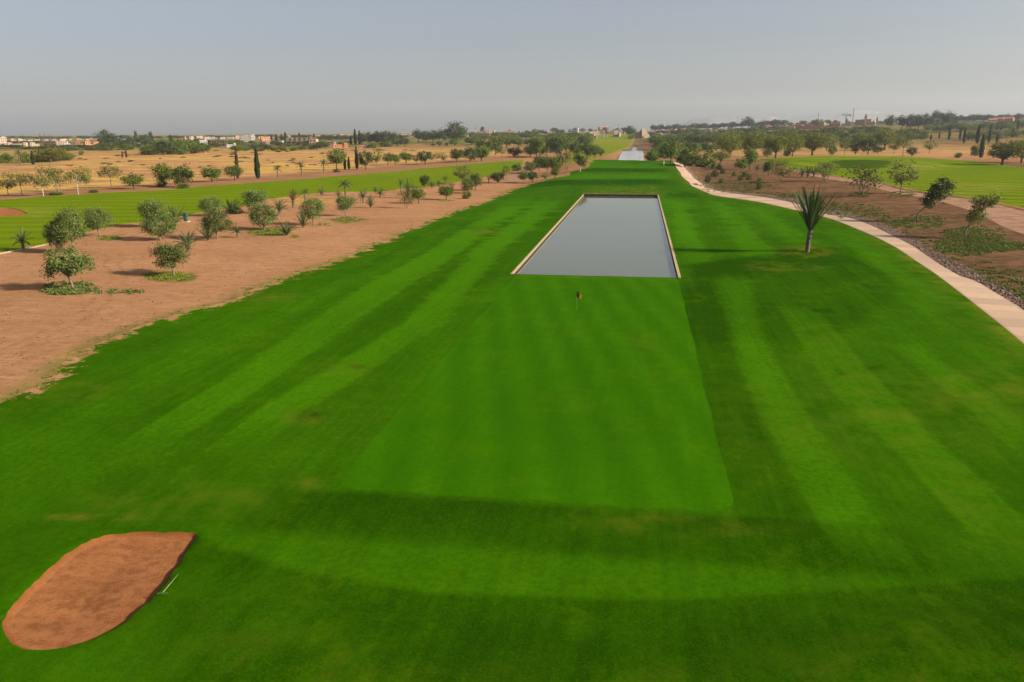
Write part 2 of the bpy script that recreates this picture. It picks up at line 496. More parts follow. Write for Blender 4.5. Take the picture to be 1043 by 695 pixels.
def path_mat():
    t = NT("path_concrete")
    R, G, B = t.sep(t.attr("paint").outputs["Color"])[:3]      # R: metres along / 100, G: across
    s = t.math("MULTIPLY", R, 100.0)
    fr = t.math("FRACT", t.math("DIVIDE", s, 3.6))
    slab = t.n("ShaderNodeTexWhiteNoise", noise_dimensions="1D")
    t.l(t.math("FLOOR", t.math("DIVIDE", s, 3.6)), slab.inputs["W"])
    n1 = t.noise(.5, 5, .65); n2 = t.noise(7, 4, .7)
    c = t.mix(t.math("MULTIPLY", slab.outputs[0], .8), (.54, .365, .235), (.31, .21, .14))
    c = t.mix(t.ramp(n1, .4, .7, 0, .5), c, (.40, .28, .20))
    c = t.mix(t.ramp(n2, .4, .7, 0, .25), c, (.66, .47, .31))
    j = t.math("ADD", t.ramp(fr, .0, .018, 1, 0), t.ramp(fr, .982, 1.0, 0, 1))
    c = t.mix(t.math("MULTIPLY", j, .7), c, (.16, .11, .08))
    ed = t.math("ADD", t.ramp(t.math("ADD", G, t.math("MULTIPLY", n1, .12)), .05, .16, .55, 0), t.ramp(t.math("SUBTRACT", G, t.math("MULTIPLY", n1, .12)), .86, .96, 0, .5))
    c = t.mix(ed, c, (.26, .17, .11))
    return t.done(t.bsdf(c, .85, t.bump(n2, .01, .5), .15))
M["path"] = path_mat()

def gravel_mat():
    t = NT("gravel")
    v = t.n("ShaderNodeTexVoronoi"); v.inputs["Scale"].default_value = 4.2; t.l(t.pos(), v.inputs["Vector"])
    r = t.sep(v.outputs["Color"])[0]
    n1 = t.noise(.4, 4)
    c = t.mix(r, (.085, .048, .032), (.24, .155, .115))
    c = t.mix(t.ramp(n1, .4, .65, 0, .6), c, (.17, .10, .07))
    h = t.math("SUBTRACT", 1.0, v.outputs["Distance"])
    return t.done(t.bsdf(c, .9, t.bump(h, .16, 1.0), .12))
M["gravel"] = gravel_mat()

def water_mat(name, body, rough=.04, wave=.35, bump=.01):
    t = NT(name)
    n = t.noise(wave, 3, .5, t.pos((1, .6, 1)))
    n2 = t.noise(wave * 7, 2, .5)
    nb = t.bump(t.math("ADD", n, t.math("MULTIPLY", n2, .15)), bump, .6)
    c = t.mix(t.ramp(t.noise(.03, 3), .35, .65), body, tuple(v * 1.12 for v in body))
    return t.done(t.bsdf(c, rough, nb, .5, IOR=1.333))
M["water"] = water_mat("pond_water", (.092, .098, .052))
M["water_far"] = water_mat("far_pond_water", (.42, .42, .40), .12)

# ------------------------------------------------------------------ triangulate the ground once, hand each triangle to its surface
def ground_sheets():
    pts = []
    rs = np.random.RandomState(3)
    def grid(x0, x1, sx, y0, y1, sy):
        gx, gy = np.meshgrid(np.arange(x0, x1, sx), np.arange(y0, y1, sy))
        gx = gx + rs.uniform(-.3, .3, gx.shape) * sx; gy = gy + rs.uniform(-.3, .3, gy.shape) * sy
        x, y = flat(gx.ravel(), gy.ravel())
        pts.append(np.stack([x, y], -1))
    grid(-90, 1135, 3.9, 203, 740, 3.5)
    grid(-200, 1250, 4.6, 163, 204, 1.5)
    grid(-220, 1270, 9.0, 141, 163, 1.3)
    # far and off-frame ground
    for r0, r1, n in ((1500, 9300, 26),):
        for r in np.geomspace(r0, r1, n):
            a = np.linspace(0, 2 * PI, 140, endpoint=False)
            pts.append(np.stack([r * np.cos(a), r * np.sin(a)], -1))
    a = rs.uniform(0, 2 * PI, 9000); r = 6 + 1490 * rs.uniform(0, 1, 9000) ** 1.7
    q = np.stack([r * np.cos(a), r * np.sin(a)], -1)
    qx, qy = proj(q[:, 0], q[:, 1], np.zeros(len(q)))
    infr = (qx > -100) & (qx < 1150) & (qy < 740) & (q @ FWD[:2] > 5)
    pts.append(q[~infr])
    RING0 = len(pts)
    for B in (densify(BUNKER), densify(FARBUNKER)):
        c0 = B.mean(0); t = np.roll(B, -1, 0) - np.roll(B, 1, 0); nr = np.stack([t[:, 1], -t[:, 0]], -1); nr /= np.linalg.norm(nr, axis=1)[:, None]
        nr *= np.sign(((c0 - B) * nr).sum(1))[:, None]
        for off in (-1.6, -.9, -.45, -.2, .08, .18, .32, .5, .8, 1.3): pts.append(B + nr * off)
    P = np.concatenate(pts)
    ring = np.concatenate(pts[RING0:])
    for B in (BUNKER, FARBUNKER):
        k = np.hypot(*(P - B.mean(0)).T) < 40
        dd = np.full(len(P), 9.0); dd[k] = dist_poly(B, P[k, 0], P[k, 1])
        keep = dd > .75
        P = P[keep]
    P = np.concatenate([P, ring])
    polys = [densify(p) for p in [POND, GREEN, BUNKER, FARBUNKER, PATH, GRAVEL, FAIRWAY, LEFTFAIR, RIGHTFAIR, FARFAIR, FARPOND, TRACK, RTRACK]]
    verts = list(map(tuple, P)); edges = []
    for pl in polys:
        b = len(verts); n = len(pl)
        verts += [tuple(p) for p in pl]
        edges += [(b + i, b + (i + 1) % n) for i in range(n)]
    r = delaunay_2d_cdt([Vector(v) for v in verts], edges, [], 0, 1e-4, False)
    V = np.array([(v.x, v.y) for v in r[0]]); T = np.array([f[:3] for f in r[2]])
    C = V[T].mean(1)
    names = np.full(len(T), 0)
    order = [("bare_ground", None), ("track", RTRACK), ("second_fairway", RIGHTFAIR), ("outer_fairway", LEFTFAIR), ("far_fairway", FARFAIR), ("track", TRACK),
             ("fairway", FAIRWAY), ("gravel_strip", GRAVEL), ("path", PATH), ("sand_bunker", FARBUNKER), ("sand_bunker", BUNKER), ("putting_green", GREEN), (None, POND), (None, FARPOND)]
    for k, (nm, pl) in enumerate(order):
        if pl is not None:
            names[inside(pl, C[:, 0], C[:, 1])] = k
    Z = relief(V[:, 0], V[:, 1])
    Zp = np.where(V[:, 1] < 60, Z, 0)
    PXv, PYv = proj(V[:, 0], V[:, 1], Zp)
    return V, T, Z, names, order, PXv, PYv

def band(px, py, left, right, val, soft=3.2, fade=14.0):
    soft = soft * (.35 + .65 * sstep(200, 420, py))
    l = np.array(left, float); r = np.array(right, float)
    l = l[np.argsort(l[:, 1])]; r = r[np.argsort(r[:, 1])]
    xl = np.interp(py, l[:, 1], l[:, 0]); xr = np.interp(py, r[:, 1], r[:, 0])
    m = sstep(-soft, soft, px - xl) * sstep(-soft, soft, xr - px)
    y0 = min(l[0, 1], r[0, 1]); y1 = max(l[-1, 1], r[-1, 1])
    return val * m * sstep(y0 - fade * .3, y0 + fade * .7, py) * (1 - sstep(y1 - fade * (.7 + 3.4 * (y1 > 440)), y1 + fade * .6, py))

def blob(px, py, cx, cy, rx, ry, val, soft=.6):
    d = np.hypot((px - cx) / rx, (py - cy) / ry)
    return val * (1 - sstep(1 - soft, 1 + soft * .4, d))

def fairway_paint(x, y, px, py):
    """mowing bands, dry patches, painted shade: where each lies on the turf"""
    t = np.full(px.shape, .40)
    dry = np.zeros(px.shape)
    # bands beside the green
    t += band(px, py, [(728, 280), (734, 300), (762, 397), (814, 499), (848, 556), (880, 592)], [(762, 280), (774, 334), (814, 414), (870, 493), (899, 539), (940, 580)], .27)
    b2 = band(px, py, [(794, 312), (842, 391), (916, 465), (984, 539), (1040, 585)], [(831, 312), (887, 380), (973, 465), (1041, 527), (1110, 585)], .28)
    t += b2; dry += .28 * b2 * (py > 330)
    t += band(px, py, [(905, 350), (940, 380), (988, 418), (1043, 470), (1090, 510)], [(930, 350), (975, 380), (1015, 404), (1060, 445), (1120, 500)], .22)
    t += band(px, py, [(676, 202), (690, 240), (700, 268)], [(698, 202), (708, 232), (722, 262)], .36, 2.5, 6)
    t += band(px, py, [(720, 204), (735, 220), (748, 245), (760, 264)], [(736, 204), (755, 222), (776, 245), (790, 262)], .40, 2.5, 6)
    t += band(px, py, [(754, 209), (772, 222), (790, 236), (806, 250)], [(782, 212), (800, 226), (816, 238), (834, 250)], .34, 2.5, 6)
    t += band(px, py, [(838, 232), (860, 250), (900, 280), (930, 300)], [(868, 238), (905, 262), (945, 292), (975, 318)], .16, 4, 8)
    # bands on the far side
    far_w = 1.15 + 1.0 * (1 - sstep(230, 330, py))
    t += far_w * band(px, py, [(522, 203), (445, 252), (386, 282), (300, 341), (206, 400), (135, 443), (95, 470)], [(545, 203), (474, 252), (430, 282), (346, 341), (258, 400), (190, 443), (150, 470)], .26)
    t += far_w * band(px, py, [(552, 203), (478, 259), (412, 330), (328, 379), (255, 422), (205, 465)], [(574, 203), (507, 259), (452, 330), (374, 379), (307, 422), (260, 465)], .26)
    t -= band(px, py, [(545, 203), (474, 252), (430, 282), (346, 341), (258, 400), (190, 443), (150, 475)], [(552, 203), (478, 259), (412, 330), (328, 379), (255, 422), (205, 475)], .10)
    t -= band(px, py, [(574, 203), (507, 259), (452, 330), (374, 379), (307, 422), (270, 450)], [(588, 203), (524, 282), (475, 330), (430, 379), (380, 422), (345, 450)], .07, 8)
    t -= band(px, py, [(350, 300), (270, 340), (180, 385), (95, 432)], [(386, 290), (315, 336), (230, 385), (140, 440)], .08, 9)
    t += band(px, py, [(425, 252), (330, 290), (240, 325), (150, 372), (70, 420)], [(455, 252), (375, 300), (295, 340), (205, 385), (130, 428)], .10, 9)
    t -= band(px, py, [(470, 320), (425, 360), (375, 410), (330, 460), (300, 490)], [(505, 310), (470, 340), (425, 385), (375, 440), (336, 490)], .06, 9)
    t += .17 * (1 - sstep(.0, 4.5, GX0 - x)) * (x < GX0) * sstep(38, 60, y) * (1 - sstep(99, 103, y))
    t += band(px, py, [(-40, 430), (-40, 540)], [(85, 430), (105, 540)], .14, 25, 30)
    dry += blob(px, py, 180, 510, 110, 22, .20) + blob(px, py, 95, 527, 60, 5, .45) + blob(px, py, 310, 490, 22, 10, .35) + blob(px, py, 310, 425, 26, 10, .30)
    dry += blob(px, py, 78, 398, 40, 14, .28) + blob(px, py, 268, 302, 45, 7, .35) + blob(px, py, 493, 236, 22, 4, .4) + blob(px, py, 348, 376, 40, 8, .2)
    t -= blob(px, py, 493, 234, 22, 5, .3) + blob(px, py, 310, 424, 24, 9, .25) + blob(px, py, 362, 374, 9, 3.5, .5)
    # darker collar in front of the green, then the lighter apron
    px_, py_ = px, py
    t -= sstep(31.2, 32.6, y) * (1 - sstep(36.2, 37.0, y)) * sstep(-20, -15, x) * (1 - sstep(9, 16, x)) * .34
    t -= (x > GX1 - .1) * (1 - sstep(7.9, 9.4, x)) * sstep(34, 38, y) * (1 - sstep(92, 102, y)) * .22
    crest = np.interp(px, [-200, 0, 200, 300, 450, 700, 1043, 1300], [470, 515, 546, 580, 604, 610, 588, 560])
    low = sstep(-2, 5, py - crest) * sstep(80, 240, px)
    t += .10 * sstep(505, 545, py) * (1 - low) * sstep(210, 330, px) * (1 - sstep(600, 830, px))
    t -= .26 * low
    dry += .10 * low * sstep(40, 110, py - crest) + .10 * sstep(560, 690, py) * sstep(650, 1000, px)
    t -= .12 * sstep(860, 1043, px) * sstep(360, 520, py)
    dry += blob(px, py, 880, 425, 190, 60, .10) + blob(px, py, 700, 535, 120, 14, .22) + blob(px, py, 1010, 400, 70, 30, .2)
    # longer turf about the palm, with mound-edge shade and palm shadow painted in
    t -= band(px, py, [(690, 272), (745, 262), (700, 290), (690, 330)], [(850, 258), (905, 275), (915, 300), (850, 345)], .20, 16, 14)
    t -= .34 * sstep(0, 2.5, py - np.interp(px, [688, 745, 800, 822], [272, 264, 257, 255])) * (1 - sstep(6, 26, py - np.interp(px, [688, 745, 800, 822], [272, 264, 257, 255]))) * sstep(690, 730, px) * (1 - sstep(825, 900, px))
    dry += blob(px, py, 818, 260, 30, 5, .55) + blob(px, py, 800, 273, 45, 6, .25)
    t -= blob(px, py, 857, 380, 9, 2.5, .6) + blob(px, py, 835, 316, 10, 2.5, .4) + blob(px, py, 890, 375, 12, 3, .35)
    t += band(px, py, [(1010, 330), (1043, 360)], [(1050, 330), (1080, 360)], .2, 12)
    # tee mound terraces: light and shade of the steps painted as tone
    lat = sstep(540, 590, px + (py - 165) * 1.0) * (1 - sstep(672, 690, px))
    for y0, y1, v in ((164, 170.5, -.32), (172.5, 178, .26), (178.8, 182, -.34), (183.0, 187, .30), (187.4, 190.8, -.38)):
        t += lat * v * sstep(y0 - .8, y0 + .8, py) * (1 - sstep(y1 - .8, y1 + .8, py))
    dry += .42 * sstep(191, 193, py) * (1 - sstep(197.5, 199.5, py)) * sstep(590, 604, px) * (1 - sstep(668, 678, px))
    t -= .3 * blob(px, py, 700, 198.2, 26, 1.3, 1.0)
    # dry rim along the cart path
    dp = dist_poly(path_lo, x, y, closed=False)
    dry += .38 * (1 - sstep(.2, 2.4, dp)) + .12 * (1 - sstep(1, 6, dp))
    # faint passes of the mower over the whole width
    wob = .5 * np.sin(y * .045) + .3 * np.sin(y * .11 + x * .05)
    t += .055 * np.sin(2 * PI * (x + wob) / 4.6) * sstep(45, 75, y) * (1 - sstep(236, 250, y))
    return .42 + (t - .37) * 1.24, dry

def build_ground():
    V, T, Z, names, order, PXv, PYv = ground_sheets()
    def sheet(idx, name, mat, R, G, B, dz=0.0, kind="structure", label=None):
        tri = T[np.isin(names, idx)]
        used, inv = np.unique(tri, return_inverse=True)
        f = inv.reshape(-1, 3)
        v3 = np.stack([V[used, 0], V[used, 1], Z[used] + dz], -1)
        me = mesh(name, v3, f, [mat])
        a = me.attributes.new("paint", "FLOAT_COLOR", "POINT")
        buf = np.ones((len(used), 4), np.float32)
        x, y, px, py = V[used, 0], V[used, 1], PXv[used], PYv[used]
        vis = (V[used] @ FWD[:2]) > 4
        for k, fn in enumerate((R, G, B)):
            buf[:, k] = fn(x, y, px, py) if callable(fn) else fn
        a.data.foreach_set("color", buf.ravel())
        o = obj(name, me)
        tag(o, label, None, None, kind)
        return o
    ix = lambda nm: [k for k, (n, _) in enumerate(order) if n == nm]
    # fairway
    cache = {}
    def fp(x, y, px, py):
        k = len(x)
        if k not in cache: cache[k] = fairway_paint(x, y, px, py)
        return cache[k]
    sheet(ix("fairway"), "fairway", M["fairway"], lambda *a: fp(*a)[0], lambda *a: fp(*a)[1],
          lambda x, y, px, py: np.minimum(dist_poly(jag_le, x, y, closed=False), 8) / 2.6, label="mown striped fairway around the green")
    def green_dry(x, y, px, py):
        return .25 * sstep(99.5, 101.5, y) + .10 * blob(px, py, 655, 350, 20, 14, 1.0)
    def green_tone(x, y, px, py):
        t = np.full(x.shape, .42) + .14 * np.exp(-((x - 3.3) / .35) ** 2) + .10 * np.exp(-((x - 4.3) / .3) ** 2)
        return t - .12 * blob(px, py, 600, 420, 90, 60, 1.0) + .12 * sstep(85, 100, y)
    sheet(ix("putting_green"), "putting_green", M["green"], green_tone, green_dry, 9.0)
    def outer_tone(x, y, px, py): return np.full(x.shape, .45)
    sheet(ix("outer_fairway"), "outer_fairway", M["outer"], outer_tone,
          lambda x, y, px, py: blob(px, py, 35, 217, 26, 5, .5) + blob(px, py, 420, 176, 60, 2.5, .3),
          lambda x, y, px, py: np.minimum(dist_poly(LEFTFAIR, x, y), 8) / 2.0)
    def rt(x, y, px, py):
        return .42 + .35 * blob(px, py, 850, 164.5, 75, 3.2, 1.0) - 1.3 * blob(px, py, 878, 170.4, 36, 2.4, 1.0, .3) - .2 * blob(px, py, 1010, 172, 60, 3, 1.0)  # steep front of the raised green: its shade painted into the tone
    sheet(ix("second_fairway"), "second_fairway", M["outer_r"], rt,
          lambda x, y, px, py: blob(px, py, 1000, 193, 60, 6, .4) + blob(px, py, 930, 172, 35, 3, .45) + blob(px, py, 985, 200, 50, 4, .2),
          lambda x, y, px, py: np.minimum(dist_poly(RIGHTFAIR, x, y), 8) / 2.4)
    sheet(ix("far_fairway"), "far_fairway", M["far_g"], .5, lambda x, y, px, py: blob(px, py, 590, 168, 22, 7, .8) + blob(px, py, 607, 160, 12, 4, .7),
          lambda x, y, px, py: np.minimum(dist_poly(FARFAIR, x, y), 20) / 6.0)
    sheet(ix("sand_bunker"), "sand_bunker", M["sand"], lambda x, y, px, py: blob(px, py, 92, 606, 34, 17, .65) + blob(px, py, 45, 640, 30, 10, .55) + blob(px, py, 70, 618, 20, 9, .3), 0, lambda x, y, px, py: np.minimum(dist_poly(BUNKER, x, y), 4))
    # path: metres along, share across
    cen = (path_lo + path_hi) * .5
    seg = np.hypot(*(np.diff(cen, axis=0).T)); cum = np.concatenate([[0], np.cumsum(seg)])
    def along(x, y, px, py):
        best = np.full(x.shape, 1e9); s = np.zeros(x.shape)
        for i in range(len(cen) - 1):
            a, b = cen[i], cen[i + 1]; ab = b - a
            t = np.clip(((x - a[0]) * ab[0] + (y - a[1]) * ab[1]) / (ab @ ab), 0, 1)
            d = np.hypot(x - a[0] - t * ab[0], y - a[1] - t * ab[1])
            k = d < best
            s = np.where(k, cum[i] + t * seg[i], s); best = np.where(k, d, best)
        return s / 100.0
    def across(x, y, px, py):
        a = dist_poly(path_lo, x, y, closed=False); b = dist_poly(path_hi, x, y, closed=False)
        return a / (a + b + 1e-6)
    sheet(ix("path"), "path", M["path"], along, across, 0, label="pale concrete cart path")
    sheet(ix("gravel_strip"), "gravel_strip", M["gravel"], 0, 0, 0)
    t = M["track"] = plain("track_dirt", (.29, .155, .083), .92, .25, .5)
    sheet(ix("track"), "track", t, 0, 0, 0)
    # open ground
    def yel(x, y, px, py):
        D = np.hypot(x, y)
        top = np.interp(px, [-200, 0, 125, 260, 390, 520], [235, 201, 191, 181, 170, 160])
        v = sstep(0, 3, top - py) * (1 - sstep(500, 560, px)) * sstep(149.5, 153, py)
        v = np.maximum(v, .85 * sstep(735, 760, px) * sstep(147, 151, py) * (1 - sstep(158, 161, py)))
        v = np.maximum(v, 1.2 * blob(px, py, 715, 147.5, 40, 5.5, 1.0))
        v = np.maximum(v, .8 * blob(px, py, 312, 204, 40, 5, 1.0))
        v = np.maximum(v, .7 * blob(px, py, 670, 156, 24, 9, 1.0))
        v = np.maximum(v, .15 * sstep(900, 1500, D))
        v += .35 * (1 - sstep(0, 2.5, dist_poly(jag_le, x, y, closed=False))) * (px < 700)
        return np.where(y > 0, v, .2)
    def grn(x, y, px, py):
        D = np.hypot(x, y)
        v = 1.25 * sstep(700, 1250, D) * (y > 0)
        v = np.maximum(v, .8 * sstep(660, 700, px) * (1 - sstep(165, 170, py)) * (1 - sstep(920, 950, px)) * (1 - sstep(146, 156, py) * .8))
        # weeds along the slope beside the gravel
        dg = dist_poly(grav_hi, x, y, closed=False)
        inb = inside(BANK, x, y) & ~inside(GRAVEL, x, y)
        v = np.maximum(v, inb * (1 - sstep(5, 14, dg)) * .85 * (py < 330))
        v = np.maximum(v, inb * .35 * (py > 168) * (py < 330))
        v = np.maximum(v, blob(px, py, 752, 189, 52, 8, 1.35))
        v = np.maximum(v, blob(px, py, 20, 163, 42, 7, 1.0)); v = np.maximum(v, blob(px, py, 975, 137, 45, 4.5, 1.3))
        v = np.maximum(v, blob(px, py, 650, 142, 22, 2.5, 1.2)); v = np.maximum(v, blob(px, py, 400, 149.5, 90, 2.2, .8))
        v = np.maximum(v, blob(px, py, 1030, 142, 40, 5, .9))
        de = dist_poly(jag_le, x, y, closed=False)
        v = np.maximum(v, .55 * (1 - sstep(.4, 2.6, de)) * (px < 620) * (y > 20))
        for c in ((172, 282, 28, 5.5), (275, 236, 24, 4.5), (354, 224, 18, 3.5), (454, 204, 9, 1.5), (110, 243, 13, 3.0)):
            v = np.maximum(v, blob(px, py, *c, 1.5, .35))
        return v
    def red(x, y, px, py):
        inb = inside(BANK, x, y)
        v = inb * 1.0 * (1 - sstep(0, 14, 172 - py)) * (py > 160)
        v = np.maximum(v, blob(px, py, 664, 151, 26, 9, 1.0)); v = np.maximum(v, blob(px, py, 600, 163, 30, 8, .5))
        v = np.maximum(v, blob(px, py, 860, 130, 50, 5, .9)); v = np.maximum(v, blob(px, py, 985, 148, 50, 7, .45))
        v = np.maximum(v, .4 * sstep(0, 2, py - np.interp(px, [-200, 0, 125, 260, 390, 520], [232, 199, 189.5, 179, 168, 158])) * (py < 260) * (px < 530) * (1 - sstep(0, 2, py - np.interp(px, [-200, 0, 125, 260, 390, 520], [243, 209, 200, 190, 178, 167]))))
        return v
    sheet(ix("bare_ground"), "ground", M["ground"], yel, grn, red)
    # far basin water
    q = FARPOND; c = q.mean(0)
    q2 = c + (q - c) * 1.01
    me = mesh("far_water", [(a, b, -.03) for a, b in q2], [tuple(range(len(q2)))], [M["water_far"]])
    tag(obj("far_water", me), "pale shallow basin of water beyond the tee mound", None, None, "structure")

jag_le = jag(le, 0.7, 3.3)[:-1]
# ------------------------------------------------------------------ pond: water, side walls with stone coping, back wall
def build_pond():
    w = [(PX0 - .3, PY0 - .3), (PX1 + .3, PY0 - .3), (PX1 + .3, PY1 + .3), (PX0 - .3, PY1 + .3)]
    tag(obj("pond_water", mesh("pond_water", [(a, b, -.34) for a, b in w], [(0, 1, 2, 3)], [M["water"]])), "still grey water of the long pond", None, None, "structure")
    stone = NT("coping_stone")
    n1 = stone.noise(.8, 5, .65); n2 = stone.noise(6, 3, .7)
    c = stone.mix(stone.ramp(n1, .35, .7), (.46, .34, .20), (.33, .235, .13))
    c = stone.mix(stone.ramp(n2, .4, .7, 0, .4), c, (.55, .43, .28))
    stone = stone.done(stone.bsdf(c, .85, stone.bump(n2, .02, .6), .15))
    wall = plain("pond_wall_concrete", (.035, .028, .018), .9, .35, 1.2)
    def strip(name, x0, x1, y0, y1, seglen, label, coping=True, top=.07, matc=stone):
        root = empty(name, ((x0 + x1) / 2, (y0 + y1) / 2, 0))
        cx, cy = root.location.x, root.location.y
        b = MB(); b.box(x0 + .05 - cx, x1 - .05 - cx, y0 + .05 - cy, y1 - .05 - cy, -2.0, top - .12)
        b.build("wall", [wall], root)
        b = MB(); ln = (y1 - y0) if (y1 - y0) > (x1 - x0) else (x1 - x0); n = max(1, int(ln / seglen)); rs = random.Random(5)
        for i in range(n):
            a = i / n; e = (i + 1) / n; g = .012 / ln
            z = top + rs.uniform(-.006, .006)
            if (y1 - y0) > (x1 - x0): b.box(x0 - cx, x1 - cx, y0 + (y1 - y0) * (a + g) - cy, y0 + (y1 - y0) * (e - g) - cy, top - .118, z)
            else: b.box(x0 + (x1 - x0) * (a + g) - cx, x0 + (x1 - x0) * (e - g) - cx, y0 - cy, y1 - cy, top - .118, z)
        b.build("coping", [matc], root)
        tag(root, label, "pond wall", "walls around the long pond")
    strip("pond_wall", PX0 - .18, PX0 + .16, PY0, PY1, 1.5, "long sunlit sandstone coping along the pond side facing the bare ground")
    strip("pond_wall", PX1 - .12, PX1 + .22, PY0, PY1, 1.5, "long narrow stone edge of the pond on the palm side")
    dk = plain("weathered_coping", (.26, .17, .10), .9, .3, 1.0)
    strip("pond_wall", PX0 - .35, PX1 + .25, PY1, PY1 + .6, 1.5, "dark end wall of the pond below the tee mound", top=.28, matc=dk)
    # near end: turf hangs over a low wall
    strip("pond_wall", PX0 + .17, PX1 - .13, PY0 - .10, PY0 + .12, 3.0, "low end wall of the pond beside the putting green, edged by turf", top=.0, matc=plain("turfed_edge", (.03, .095, .006), .9, .3, 2.0))

# ------------------------------------------------------------------ foliage
def leaf_mat(name, a, b, trans=.25, hue=.0):
    t = NT(name)
    L = t.attr("leaf").outputs["Fac"]
    oi = t.n("ShaderNodeObjectInfo")
    c = t.mix(L, a, b)
    hs = t.n("ShaderNodeHueSaturation"); t.l(c, hs.inputs["Color"])
    t.l(t.math("ADD", .488, t.math("MULTIPLY", oi.outputs["Random"], .024)), hs.inputs["Hue"])
    t.l(t.math("ADD", .78, t.math("MULTIPLY", oi.outputs["Random"], .45)), hs.inputs["Value"])
    p = t.bsdf(hs.outputs[0], .65, None, .25)
    if trans:
        tr = t.n("ShaderNodeBsdfTranslucent"); t.l(hs.outputs[0], tr.inputs[0])
        mx = t.n("ShaderNodeMixShader"); mx.inputs[0].default_value = trans
        t.l(p, mx.inputs[1]); t.l(tr.outputs[0], mx.inputs[2]); p = mx.outputs[0]
    return t.done(p)

def bark_mat(name, a, b):
    t = NT(name)
    n = t.noise(1.0, 4, .7, t.pos((9, 9, 2.0)))
    return t.done(t.bsdf(t.mix(t.ramp(n, .3, .7), a, b), .9, t.bump(n, .05, .8), .1))

L_ = {
 "olive": leaf_mat("olive_leaf", (.034, .056, .009), (.195, .240, .056)),
 "broad": leaf_mat("broad_leaf", (.045, .080, .006), (.150, .190, .022)),
 "dark": leaf_mat("dark_leaf", (.024, .042, .006), (.080, .105, .018)),
 "acacia": leaf_mat("acacia_leaf", (.085, .095, .010), (.160, .172, .030)),
 "mesquite": leaf_mat("mesquite_leaf", (.090, .105, .006), (.180, .192, .016)),
 "euc": leaf_mat("eucalyptus_leaf", (.026, .045, .014), (.085, .115, .038)),
 "cypress": leaf_mat("cypress_leaf", (.012, .030, .009), (.032, .062, .018), .1),
 "brown": leaf_mat("withered_leaf", (.055, .035, .016), (.13, .085, .04), .15),
 "palm": leaf_mat("palm_leaf", (.035, .055, .014), (.120, .150, .050), .15),
 "palmdk": leaf_mat("dark_palm_leaf", (.018, .038, .006), (.080, .115, .026), .12),
 "palmd": leaf_mat("dry_palm_leaf", (.10, .085, .030), (.21, .17, .07), .15),
 "weed": leaf_mat("weed_leaf", (.045, .075, .006), (.150, .180, .020)),
 "dryweed": leaf_mat("dry_weed", (.11, .075, .030), (.24, .18, .075), .1),
 "tuft": leaf_mat("grass_blade", (.075, .105, .006), (.260, .255, .035)),
}
BK = {
 "grey": bark_mat("grey_bark", (.10, .075, .05), (.24, .19, .14)),
 "dark": bark_mat("dark_bark", (.045, .03, .02), (.12, .085, .055)),
 "pale": bark_mat("whitewashed_bark", (.33, .29, .23), (.48, .43, .36)),
 "palm": bark_mat("palm_bark", (.06, .045, .03), (.20, .155, .105)),
}

def leaf_cloud(rs, ells, clumps, per, spread, size, asp=.55, droop=0.0, shell=.55):
    """leaf-sized quads in clumps spread through ellipsoids (cx,cy,cz,rx,ry,rz)"""
    vol = np.array([e[3] * e[4] * e[5] for e in ells]) ** .75
    pick = rs.choice(len(ells), clumps, p=vol / vol.sum())
    E = np.array(ells)[pick]
    d = rs.normal(size=(clumps, 3)); d /= np.linalg.norm(d, axis=1)[:, None]
    r = rs.uniform(shell, 1.0, clumps) ** .6
    cen = E[:, :3] + d * E[:, 3:] * r[:, None]
    cs = rs.uniform(.6, 1.25, clumps)
    ctone = rs.uniform(0, .55, clumps)
    n = clumps * per
    ci = np.repeat(np.arange(clumps), per)
    g = rs.normal(size=(n, 3)); g *= (spread * cs[ci] * .55)[:, None] * np.array([1, 1, .8])
    c = cen[ci] + g
    nrm = rs.normal(size=(n, 3)) + np.array([0, 0, .7]) + .6 * d[ci]
    nrm /= np.linalg.norm(nrm, axis=1)[:, None]
    t = rs.normal(size=(n, 3)) + np.array([0, 0, -droop]); t -= (t * nrm).sum(1)[:, None] * nrm; t /= np.linalg.norm(t, axis=1)[:, None]
    b = np.cross(nrm, t)
    s = (size * rs.uniform(.6, 1.35, n))[:, None]
    v = np.stack([c - t * s * .5, c + b * s * asp * .5, c + t * s * .5, c - b * s * asp * .5], 1).reshape(-1, 3)
    f = np.arange(n * 4).reshape(-1, 4)
    tone = np.clip(ctone[ci] + rs.uniform(0, .5, n), 0, 1)
    return v, f, np.repeat(tone, 4), cen

def leaf_mesh(name, v, f, tone, mat):
    me = mesh(name, v, f, [mat], None, False)
    a = me.attributes.new("leaf", "FLOAT", "POINT")
    a.data.foreach_set("value", np.asarray(tone, np.float32))
    return me

def fit(v, w=1.0, h0=None, h1=1.0):
    return v

